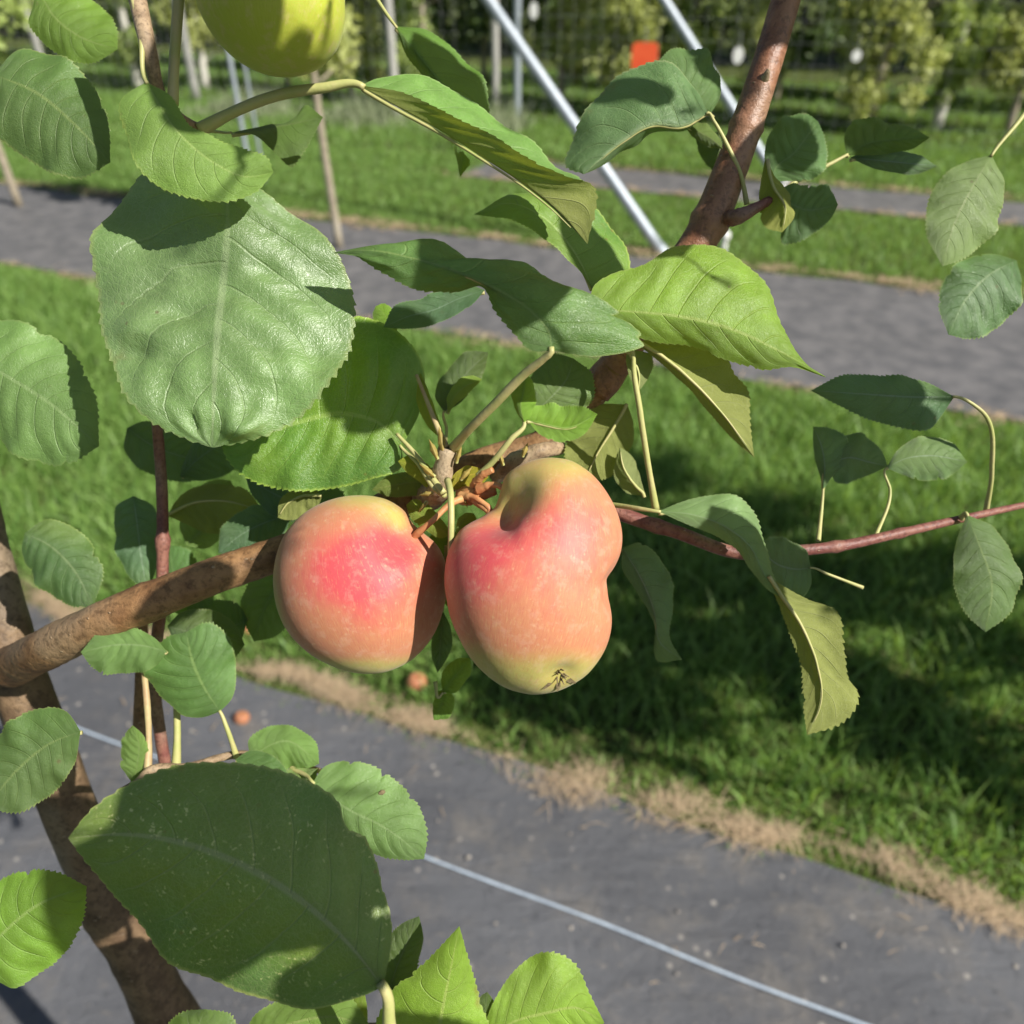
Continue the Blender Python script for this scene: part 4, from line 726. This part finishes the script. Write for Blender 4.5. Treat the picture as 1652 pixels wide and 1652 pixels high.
leaf([(520, 800), (490, 800, 0), (465, 812, 0), (448, 835, 0)], [(500, 786, .1), (470, 790, .2), (452, 808, .1)], [(510, 822, .1), (485, 835, .2), (460, 838, .1)], d0=3.6, mat='leafolive', top='B', tint=(1, 1, .9))
leaf([(205, 690), (240, 715, 0), (290, 735, 0), (360, 745, 0)], [(230, 680, .2), (290, 695, .3), (340, 715, .2)], [(200, 725, .2), (245, 765, .3), (310, 775, .2)], d0=8.5, mat='leafdark', tint=(1.1, 1.2, 1.2))
# darker blurred leaves filling in behind the branch
leaf([(290, 770), (320, 740, 0), (355, 718, 0), (400, 712, 0)], [(300, 735, .2), (335, 700, .3), (372, 694, .2)], [(325, 775, .2), (365, 765, .3), (392, 740, .2)], d0=7, mat='leafdark', tint=(.9, 1.1, 1.2))
leaf([(470, 905), (450, 940, 0), (425, 985, 0), (410, 1035, 0)], [(435, 905, .2), (398, 945, .3), (392, 995, .2)], [(490, 930, .2), (478, 985, .3), (445, 1025, .2)], d0=6.5, mat='leaf', tint=(.9, 1.1, 1.0))
leaf([(300, 880), (330, 850, 0), (350, 815, 0), (372, 775, 0)], [(290, 845, .2), (305, 800, .3), (345, 775, .2)], [(330, 885, .2), (368, 850, .3), (385, 805, .2)], d0=9, mat='leafpale', tint=(.9, 1, .8))
leaf([(420, 745), (452, 760, 0), (480, 790, 0), (500, 830, 0)], [(450, 735, .2), (500, 755, .3), (512, 800, .2)], [(420, 775, .2), (438, 815, .3), (470, 835, .2)], d0=7.5, mat='leafdark', tint=(.9, 1.1, 1.1))
leaf([(330, 990), (300, 960, 0), (280, 925, 0), (275, 880, 0)], [(300, 995, .2), (262, 960, .3), (255, 910, .2)], [(345, 965, .2), (322, 915, .3), (300, 885, .2)], d0=9, mat='leaf', tint=(.8, 1, .9))
leaf([(400, 1000), (372, 1010, 0), (340, 1002, 0), (300, 978, 0)], [(385, 975, .2), (350, 968, .3), (320, 966, .2)], [(385, 1035, .2), (345, 1035, .3), (312, 1005, .2)], d0=6.5, mat='leafdark', tint=(.9, 1.1, .9))
# below the apples
leaf([(714, 985), (712, 1015, 0), (710, 1045, 0), (706, 1085, 0)], [(726, 1010, .1), (728, 1045, .1), (716, 1070, .1)], [(702, 1010, .1), (696, 1045, .1), (700, 1070, .1)], d0=3.2, mat='leafdark', tint=(1.3, 1.4, 1), pet=[(718, 930, .2), (722, 880, .2)], prad=4)
leaf([(714, 1118), (728, 1098, 0), (742, 1082, 0), (758, 1062, 0)], [(712, 1092, .1), (724, 1072, .2), (742, 1062, .1)], [(732, 1118, .1), (750, 1100, .2), (760, 1080, .1)], d0=3.2, mat='leafyel', tint=(.8, 1.1, .8), pet=[(708, 1125, 0), (702, 1100, 0)], prad=3)
leaf([(716, 1112), (714, 1128, 0), (708, 1145, 0), (700, 1162, 0)], [(730, 1120, .1), (732, 1140, .1), (722, 1158, .1)], [(704, 1118, .1), (700, 1132, .1), (698, 1148, .1)], d0=3.3, mat='leafyel', tint=(.7, 1.0, .7))
leaf([(745, 870), (742, 852, 0), (748, 838, 0), (764, 828, 0)], [(736, 858, .1), (738, 840, .1), (750, 828, .1)], [(752, 860, .1), (760, 848, .1), (768, 836, .1)], d0=1.4, mat='leafyel', quilt=.2, tint=(.9, 1.1, .9))
# L47 blue dark leaf
leaf([(782, 468), (740, 482, 0), (700, 500, 0), (660, 510, 0), (618, 528, 0)], [(765, 462, .2), (725, 464, .3), (680, 482, .2), (640, 492, .1)], [(765, 488, .1), (730, 510, .2), (690, 526, .1), (650, 530, .1)], d0=1.8, mat='leafdark', tint=(1.2, 1.4, 1.8), quilt=.4)
leaf([(636, 545), (628, 520, 0), (618, 505, 0), (606, 494, 0)], [(642, 522, .1), (634, 500, .1), (618, 490, .1)], [(620, 540, .1), (606, 524, .1), (602, 506, .1)], d0=3.4, mat='leafyel', tint=(.9, 1.1, .8), quilt=.3)
for (x, y, dx, dy, w_) in ((706, 742, -14, -34, 7), (716, 735, -8, -48, 6), (735, 748, 10, -30, 6), (702, 770, -26, -22, 7), (742, 775, 20, -22, 7), (700, 795, -24, 4, 8), (745, 798, 10, 22, 6), (812, 752, -8, -26, 7), (842, 738, 10, -24, 8), (770, 786, 6, -20, 6), (690, 808, -16, 20, 6)):
    leaf([(x, y), (x + dx*.4, y + dy*.4, -.1), (x + dx, y + dy, .1)], [(x + dx*.4 - dy*w_/50, y + dy*.4 + dx*w_/50, .1)], [(x + dx*.4 + dy*w_/50, y + dy*.4 - dx*w_/50, .1)], d0=.7, mat='scale', quilt=0, wave=.4, ser=0, name='bud_scale')
def on_leaf(o, x, y):
    best = None
    for v in o.data.vertices:
        q = np.array(v.co) + np.array(o.location) + np.array(T.location) - C_; z = q @ W_
        e_ = math.hypot(826 + F*(q @ R_)/z - x, 826 - F*(q @ U_)/z - y)
        if best is None or e_ < best[0]: best = (e_, q + C_, v.normal)
    return best[1], np.array(best[2])
q, nn = on_leaf(L34, 616, 1280)
if nn @ (C_ - q) < 0: nn = -nn
tq = np.cross(nn, [0, 0, 1.]); tq /= np.linalg.norm(tq)
bs = tube_arrays([q - tq*px(6) + nn*px(.5), q + nn*px(.8), q + tq*px(6) + nn*px(.5)], [px(2), px(5), px(2)], n=10, k=12, rough=.1)
bs = ((bs[0] - q) - np.outer((bs[0] - q) @ nn, nn)*.7 + q, bs[1]); link('spot', npmesh('spot', *bs), M['calyx'], T)
# yellow scales of the spur cluster
leaf([(716, 712), (700, 672, 0), (688, 640, 0), (678, 600, 0)], [(692, 690, .1), (676, 662, .2), (672, 630, .1)], [(712, 690, .1), (700, 655, .1), (688, 622, .1)], d0=1.8, mat='leafyel', tint=(1.3, 1.1, .8), quilt=.2, ser=0)
leaf([(722, 790), (742, 775, 0), (762, 765, 0), (788, 770, 0)], [(730, 768, .1), (752, 752, .2), (775, 756, .1)], [(738, 790, .1), (758, 786, .1), (776, 782, .1)], d0=1.6, mat='leafyel', tint=(1.9, 1.1, .5), quilt=.2, ser=0)
leaf([(712, 792), (690, 770, 0), (670, 752, 0), (642, 744, 0)], [(700, 762, .1), (680, 742, .2), (658, 735, .1)], [(696, 790, .1), (672, 774, .1), (652, 758, .1)], d0=2.0, mat='leafyel', tint=(1.5, 1.1, .6), quilt=.2, ser=0)
leaf([(706, 782), (672, 778, 0), (640, 782, 0), (600, 790, 0)], [(690, 766, .1), (650, 762, .2), (620, 772, .1)], [(690, 795, .1), (655, 800, .1), (625, 800, .1)], d0=3.0, mat='leafolive', tint=(1.1, 1, .8), quilt=.2)
leaf([(730, 860), (700, 850, 0), (680, 832, 0), (655, 815, 0)], [(712, 838, .1), (690, 815, .1), (668, 806, .1)], [(712, 868, .1), (688, 856, .1), (665, 838, .1)], d0=2.4, mat='leafyel', tint=(1.1, 1, .8), quilt=.2)
leaf([(725, 850), (720, 885, 0), (722, 930, 0), (728, 985, 0)], [(748, 872, .2), (756, 915, .2), (742, 960, .1)], [(690, 870, .2), (688, 915, .2), (706, 960, .1)], d0=4.2, mat='leafolive', tint=(.8, 1, .6), quilt=.5)
tube('petiole', PP([(722, 775, .4), (727, 800, -.6), (728, 835, -.8), (727, 885, -.6), (724, 940, .3)]), [px(6), px(5.5), px(5), px(4.5), px(3)], M['petiole'], T, n=30, k=12)
tube('petiole', PP([(672, 605, 1.7), (690, 650, 1.4), (706, 690, 1.1), (720, 722, .9)]), [px(3), px(3.5), px(4.5), px(6)], M['petiolebrown'], T, n=26, k=12)
tube('petiole', PP([(640, 700, 2.0), (672, 735, 1.6), (700, 775, 1.0), (716, 796, .8)]), [px(3), px(4), px(5), px(6)], M['petiole'], T, n=26, k=12)
# leaves that fill the sides beyond the crop of the photo
leaf([(-10, 120), (60, 150, 0), (120, 200, 0), (178, 262, 0)], [(30, 80, .4), (110, 100, .5), (170, 180, .3)], [(-20, 190, .4), (50, 260, .5), (130, 285, .3)], d0=1.0, mat='leaf', quilt=.8, pet=[(-60, 100, 0), (-140, 60, 1)])
leaf([(-60, 560), (0, 600, 0), (80, 650, 0), (160, 720, 0)], [(-20, 520, .4), (80, 540, .6), (150, 630, .3)], [(-50, 640, .4), (10, 720, .5), (100, 750, .3)], d0=2.4, mat='leafpale', quilt=1.1, tint=(.8, .95, .9))
leaf([(40, 860), (80, 880, 0), (120, 920, 0), (150, 980, 0)], [(70, 840, .2), (130, 860, .3), (165, 920, .2)], [(35, 890, .2), (60, 940, .3), (110, 975, .2)], d0=5, mat='leafdark', tint=(1.3, 1.4, 1.2))
leaf([(130, 1180), (80, 1200, 0), (30, 1240, 0), (-20, 1300, 0)], [(110, 1150, .2), (40, 1150, .4), (-20, 1220, .3)], [(120, 1230, .2), (70, 1290, .4), (10, 1310, .2)], d0=-1, mat='leaf', quilt=.9)
leaf([(-40, 1560), (10, 1500, 0), (60, 1460, 0), (140, 1430, 0)], [(-60, 1480, .3), (0, 1420, .5), (80, 1405, .3)], [(10, 1590, .3), (80, 1560, .5), (130, 1490, .3)], d0=-2, mat='leafyel', quilt=.8, tint=(.8, 1, .9))
leaf([(1600, 250), (1570, 300, 0), (1540, 360, 0), (1520, 430, 0)], [(1560, 260, .3), (1510, 300, .4), (1495, 370, .3)], [(1620, 300, .3), (1610, 360, .4), (1565, 410, .3)], d0=3, mat='leafpale', quilt=.8, pet=[(1640, 200, 0), (1700, 120, 1)])
leaf([(1560, 830), (1580, 880, 0), (1600, 940, 0), (1590, 1020, 0)], [(1600, 850, .3), (1640, 910, .4), (1635, 980, .3)], [(1545, 870, .3), (1540, 940, .4), (1560, 990, .3)], d0=3.2, mat='leaf', quilt=.8, pet=[(1550, 836, .6)])
leaf([(1640, 420), (1600, 440, 0), (1560, 480, 0), (1530, 540, 0)], [(1600, 410, .3), (1545, 425, .4), (1515, 490, .3)], [(1650, 470, .3), (1620, 520, .4), (1570, 545, .3)], d0=3.6, mat='leafdark', tint=(1.4, 1.6, 1.4), quilt=.8)
leaf([(60, -20), (90, 30, 0), (130, 60, 0), (190, 80, 0)], [(100, -30, .3), (150, 0, .4), (185, 40, .2)], [(50, 40, .3), (90, 85, .4), (150, 100, .2)], d0=2, mat='leafyel', tint=(.8, .95, .8))

# ------------------------------------------------------------------ apples
def apple(name, ctr, dc, outline, depth, label, cat='apple', mat='apple', dimples=(), blush=(), green=(), base_green=0., axis=None, group=None, sub=6, push=()):
    c = P(ctr[0], ctr[1], dc); sc_ = dc / F
    pts = np.array(outline, float); ang = np.arctan2(-(pts[:, 1] - ctr[1]), pts[:, 0] - ctr[0]); rad = np.hypot(pts[:, 0] - ctr[0], pts[:, 1] - ctr[1])
    o = np.argsort(ang); ang, rad = ang[o], rad[o]
    aa = np.linspace(-math.pi, math.pi, 721); rr = np.interp(aa, np.r_[ang[-3:] - 2*math.pi, ang, ang[:3] + 2*math.pi], np.r_[rad[-3:], rad, rad[:3]])
    kern = np.exp(-np.linspace(-2, 2, 25)**2); kern /= kern.sum(); rr = np.convolve(np.r_[rr[-13:-1], rr, rr[1:13]], kern, 'valid')
    bm_ = bmesh.new(); bmesh.ops.create_icosphere(bm_, subdivisions=sub, radius=1); 
    me = bpy.data.meshes.new('skin'); bm_.to_mesh(me); bm_.free()
    n = len(me.vertices); co = np.zeros(n*3, np.float32); me.vertices.foreach_get('co', co); co = co.reshape(-1, 3).astype(float)
    x, y, z = co.T; a = np.arctan2(y, x); ce = np.hypot(x, y)
    # fold the outline in softly towards the front so that notches fade
    Ra = np.interp(a, aa, rr); Rm = rr.mean(); k = np.clip(ce, 0, 1)**1.5; Re = Ra*k + Rm*(1-k)
    r = 1/np.sqrt((ce/Re)**2 + (z/depth)**2)
    p = np.stack([x*r, y*r, z*r], 1)                       # px units in camera frame (x right, y up, z to the viewer)
    for (dx, dy, dz, sig, amt, ix, iy, iz) in dimples:     # centre (px rel. to ctr, y down) sigma, amount, direction
        q = np.array([dx, -dy, dz]); d = np.linalg.norm(p - q, axis=1); g = np.exp(-(d/sig)**2)
        v = np.array([ix, -iy, iz], float); v /= np.linalg.norm(v); p = p + g[:, None]*amt*v
    def fld(L):
        s_ = np.zeros(n)
        for (dx, dy, dz, sx, sy, amt) in L:
            q = p - np.array([dx, -dy, dz]); s_ = s_ + amt*np.exp(-(q[:, 0]/sx)**2 - (q[:, 1]/sy)**2 - (q[:, 2]/(max(sx, sy)*1.4))**2)
        return s_
    bl, gr = fld(blush), np.clip(fld(green) + base_green, 0, 1.3)
    ax = np.array(axis if axis is not None else (0, 1, 0), float); ax /= np.linalg.norm(ax)
    e1 = np.cross(ax, [.1, .2, 1]); e1 /= np.linalg.norm(e1); e2 = np.cross(ax, e1)
    lon = np.arctan2(p @ e1, p @ e2); lat = p @ ax / 130
    at = me.attributes.new('blush', 'FLOAT', 'POINT'); at.data.foreach_set('value', bl.astype(np.float32))
    at = me.attributes.new('ground', 'FLOAT', 'POINT'); at.data.foreach_set('value', gr.astype(np.float32))
    at = me.attributes.new('axis', 'FLOAT_VECTOR', 'POINT'); at.data.foreach_set('vector', np.stack([np.abs(lon), lat, lon*0], 1).astype(np.float32).ravel())
    Wd = (p[:, :1]*R_ + p[:, 1:2]*U_ - p[:, 2:3]*W_) * sc_
    me.vertices.foreach_set('co', Wd.astype(np.float32).ravel()); me.polygons.foreach_set('use_smooth', np.full(len(me.polygons), True)); me.update()
    e = empty(name, c, label, cat, group)
    ob = bpy.data.objects.new('skin', me); COL.objects.link(ob); me.materials.append(M[mat]); ob.parent = e
    def surf(dx, dy):      # visible surface point near a pixel offset, and its normal
        q = np.hypot(p[:, 0] - dx, p[:, 1] + dy) + (p[:, 2] < 0)*1e3; i = int(np.argmin(q)); 
        return Vector(Wd[i]), me.vertices[i].normal.copy()
    return e, surf, sc_
def calyx(e, surf, sc_, dx, dy, size):
    p0, nn = surf(dx, dy); parts = []
    t1 = nn.orthogonal().normalized(); t2 = nn.cross(t1)
    for k in range(7):
        a = k*2*math.pi/7 + random.uniform(-.3, .3); d = t1*math.cos(a) + t2*math.sin(a); sd = t1*-math.sin(a) + t2*math.cos(a); L = size*random.uniform(.6, 1.15)
        c = p0 + d*size*.25 - nn*size*.06
        pts = [c - sd*L*.17, c + sd*L*.17, c + d*L*.5 + sd*L*.13 + nn*L*.13, c + d*L*.5 - sd*L*.13 + nn*L*.11, c + d*L*.95 + nn*L*random.uniform(.02, .2) + sd*L*.04, c + d*L*.95 + nn*L*.06 - sd*L*.03]
        parts.append((np.array([list(q) for q in pts]), np.array([(0, 1, 2, 3), (3, 2, 4, 5)])))
    for k in range(9):
        a = random.uniform(0, 6.28); d = t1*math.cos(a) + t2*math.sin(a); q = p0 + d*size*random.uniform(.02, .3)
        V, Q = tube_arrays([list(q - nn*.0003), list(q + nn*size*.12 + d*size*.06), list(q + nn*size*.25 + d*size*.15)], [size*.05, size*.035, size*.02], n=6, k=6); parts.append((V, Q))
    V, Q = merge(parts); me = npmesh('calyx', V, Q); o = bpy.data.objects.new('calyx', me); COL.objects.link(o); me.materials.append(M['calyx']); o.parent = e

OR = [(1003, 860), (1001, 895), (993, 918), (981, 934), (984, 965), (987, 1000), (976, 1045), (945, 1088), (900, 1113), (860, 1119), (815, 1108), (772, 1075), (740, 1025), (722, 970), (718, 920), (725, 885), (743, 853), (775, 834), (798, 818), (806, 792), (812, 766), (840, 748), (880, 738), (920, 742), (955, 765), (982, 800), (998, 835)]
e, sf, s_ = apple('apple', (858, 930), .296, OR, 128, 'right, larger lopsided pink and yellow apple with its calyx showing at the bottom', group=None,
    dimples=((-54, -122, 70, 52, 50, .42, .55, -1), (-30, -150, 60, 40, 8, .3, 0, -1), (128, 10, 40, 40, 13, -1, 0, -.35), (70, 0, 110, 60, 3, 0, 0, -1), (42, 145, 70, 24, 10, -.1, -1, -.5)),
    blush=((-75, -60, 90, 70, 65, .75), (20, -75, 110, 85, 60, .65), (-95, 0, 60, 60, 90, .45), (90, -70, 70, 60, 80, .35), (0, 20, 120, 110, 60, .22)),
    green=((40, 165, 60, 150, 66, 1.1), (-40, -125, 50, 62, 45, 1.1), (60, -185, 20, 90, 45, .75), (-110, 130, 20, 70, 70, .5)), axis=(.2, .95, .1))
calyx(e, sf, s_, 40, 147, px(36))
OL = [(716, 900), (722, 940), (716, 985), (698, 1030), (665, 1066), (625, 1083), (580, 1084), (535, 1070), (492, 1042), (462, 1005), (447, 955), (448, 905), (462, 862), (492, 828), (535, 806), (580, 799), (622, 805), (650, 822), (664, 845), (684, 862), (704, 878)]
e, sf, s_ = apple('apple', (584, 940), .314, OL, 122, 'left, rounder apple with a strong red blush facing the viewer',
    dimples=((80, -82, 76, 44, 20, -.55, .35, -.9), (128, 40, 60, 52, 20, -.6, 0, -.9), (96, 120, 60, 50, 12, -.6, -.2, -.9), (60, 20, 110, 50, 5, 0, 0, 1)),
    blush=((15, -30, 118, 62, 52, 1.1), (78, -62, 85, 52, 42, .8), (-30, -10, 105, 105, 72, .42), (60, 40, 90, 55, 50, .3), (0, -60, 80, 80, 40, .2)),
    green=((0, 145, 30, 150, 44, 1.1), (10, -140, 20, 85, 36, .75), (-135, 30, 10, 40, 130, .8), (70, -100, 50, 30, 28, .8)), axis=(-.25, .95, .1))
OGR = [(553, -10), (552, 30), (540, 65), (515, 92), (480, 106), (440, 110), (395, 98), (355, 70), (328, 30), (316, -20), (322, -80), (360, -130), (430, -150), (500, -135), (540, -80)]
e, sf, s_ = apple('green_apple', (436, -20), .275, OGR, 118, 'yellow-green unripe apple hanging at the top edge', mat='greenapple', base_green=.6, dimples=((0, -130, 10, 50, 22, 0, 1, 0),), blush=(), green=())
V, Q = tube_arrays(PP([(436, -130, -2.5), (430, -190, -2.5), (400, -260, -2)]), [px(8), px(6), px(8)], n=16, k=10); link('stalk', npmesh('stalk', V, Q), M['pedicel'], e)
# fallen apples
def fallen(x, y, r, label):
    c = G(x, y, r*.85); d = (c - C_) @ W_; k = r/d*F
    out_ = [(x + k*1.02*math.cos(a)*(1+.03*math.sin(2*a)), y - k*.95*math.sin(a)) for a in np.linspace(0, 2*math.pi, 24)[:-1]]
    e, sf, s_ = apple('fallen_apple', (x, y), d, out_, k, label, group='fallen apples', mat='windfall', blush=((0, 0, k*.8, k, k*.7, .5),), green=((0, k*.8, 0, k, k*.5, .8),), sub=4, dimples=((k*.2, -k*.8, k*.5, k*.4, k*.3, 0, 1, -.5),))
    V, Q = tube_arrays([c + np.array([.002, 0, r*.65]), c + np.array([.006, 0, r*1.0]), c + np.array([.012, 0, r*1.2])], [.0012, .001, .0013], n=8, k=8); link('stalk', npmesh('stalk', V, Q), M['pedicel'], e)
fallen(672, 1100, .025, 'fallen orange-pink apple in the grass just below the two hanging apples')
fallen(390, 1158, .018, 'fallen tan-orange apple on the fabric at left')
fallen(404, 1014, .021, 'fallen orange apple in the grass edge left of the left apple')

# ------------------------------------------------------------------ added leaves out of view towards the sun, placed only to throw shade
shade_leaf = leaf([(826, 976), (826, 900, 0), (826, 826, 0), (826, 750, 0), (826, 672, 0)], [(735, 940), (724, 850), (752, 750)], [(917, 940), (928, 850), (900, 750)], mat='leaf', bul=.03, pet=[(826, 1020, 0), (826, 1060, .2)])
PC = P(826, 826, D); BX = Matrix(((1, 0, 0), (0, CP, SP), (0, -SP, CP)))
BX = Matrix((tuple(R_), tuple(U_), tuple(-W_))).transposed()          # camera basis: x right, y up, z to the viewer
S_ = SUN; sx = Vector((0, 0, 1)).cross(S_).normalized(); sy = S_.cross(sx)
shade_targets = [(318, 942, .327, .34, .26, 111), (600, 590, .325, .75, .7, 40), (300, 1400, .245, 1.5, 1.35, 60), (480, 1430, .245, 1.25, 1.15, 120), (400, 1275, .245, .8, 1.1, -75), (560, 1572, .25, .5, .55, -60), (375, 15, .25, .8, .8, 20), (505, 55, .25, .3, .55, 150),
    (1290, -25, .30, .5, .45, -15), (1165, 320, .325, .42, .62, -22), (300, 1590, .48, .8, 1.0, 20), (1400, 642, .322, .6, .5, 90), (1365, 735, .335, .5, .45, 70), (1052, 960, .335, .55, .8, 10), (975, 395, .315, .4, .6, 30), (720, 130, .33, .5, .65, 30),
    (1300, 335, .316, .3, .35, 80), (1270, 225, .322, .28, .4, 30), (1265, 920, .315, .3, .4, 40), (1068, 130, .305, .22, .25, 60), (1440, 250, .33, .5, .3, 90)]
bases = []
for i, (x, y, d, wx, ly, rot) in enumerate(shade_targets):
    tgt = Vector(P(x, y, d)); t = .24
    while t < .6:
        q = tgt + S_ * t; c = np.array(q) - C_; z = c @ W_; lim = .09
        if z < -.05 or (z > 0 and (abs(c @ R_) - lim) / max(z, .01) > .72) or (z > 0 and (abs(c @ U_) - lim) / max(z, .01) > .72): break
        t += .02
    if i == 0: o = shade_leaf; kids = list(shade_leaf.children)
    else:
        o = shade_leaf.copy(); COL.objects.link(o); o.parent = T; kids = []
        for ch in shade_leaf.children: k_ = ch.copy(); COL.objects.link(k_); k_.parent = o
    k = d / D; ar = math.radians(rot); ey = Vector(-math.sin(ar)*R_ + math.cos(ar)*U_) + Vector(W_) * (0.06/.042 if i == 0 else 0) * 0; ey = (ey - S_*ey.dot(S_)).normalized(); ex = ey.cross(S_)
    tilt = Vector((random.uniform(-.2, .2), random.uniform(-.2, .2), 0))
    Rm = Matrix((tuple(ex), tuple(ey), tuple(S_))).transposed() @ BX.inverted()      # camera basis -> sun basis
    Sc = BX @ Matrix.Diagonal((wx*k, ly*k, .7)) @ BX.inverted()
    org = Vector(P(826, 976, D) - PC)
    M3 = Rm @ Sc
    o.matrix_basis = Matrix.Translation(q + M3 @ org - T.location) @ M3.to_4x4()
    bases.append(np.array(q + M3 @ Vector(P(826, 1060, D) - PC)))
tops = []
for q in bases:
    q2 = q + np.array(S_) * .55 + RNG.normal(0, .006, 3)
    V, Q = tube_arrays([q, q + np.array(S_)*.02, (q + q2)/2 + RNG.normal(0, .002, 3), q2], [.0011, .0011, .0014, .002], n=14, k=6)
    link('twig', npmesh('twig', V, Q), M['twig'], T); tops.append(q2)  # added twigs that carry the unseen shade leaves

# ------------------------------------------------------------------ crowns outside the frame (they throw the shade on the grass)
def shade_crown(centre, rad, n, size, keepout=True):
    me = crown_mesh('foliage', np.array(centre), np.array(rad), n, size, clumps=34); return me
def neighbour(s, t, h, c_off, rad, label, n=9000):
    p = ST(s, t); e = empty('apple_tree', p, label, 'apple tree')
    parts = [tube_arrays([p, p+[.02, .01, .8], p+[-.02, .03, 1.6], p+[0, 0, h]], [.032, .027, .02, .006], n=40, k=14, rough=.05)]
    for i in range(9):
        a = i*2.4; z = .8 + i*.18; l = .45
        parts.append(tube_arrays([p+[0, 0, z], p+np.array([math.cos(a)*l*.5, math.sin(a)*l*.5, z+.25])*[1, 1, 1], p+[math.cos(a)*l, math.sin(a)*l, z+.4]], [.012, .009, .004], n=12, k=8))
    V, Q = merge(parts); link('trunk', npmesh('trunk', V, Q), M['bark'], e)
    link('crown', shade_crown(p + np.array(c_off), rad, n, .075), M['treeleaf'], e)
neighbour(.95, -2.4, 2.9, (-.27, .58, 1.9), (1.15, .36, .75), 'neighbouring apple tree in the near row, outside the picture at right')
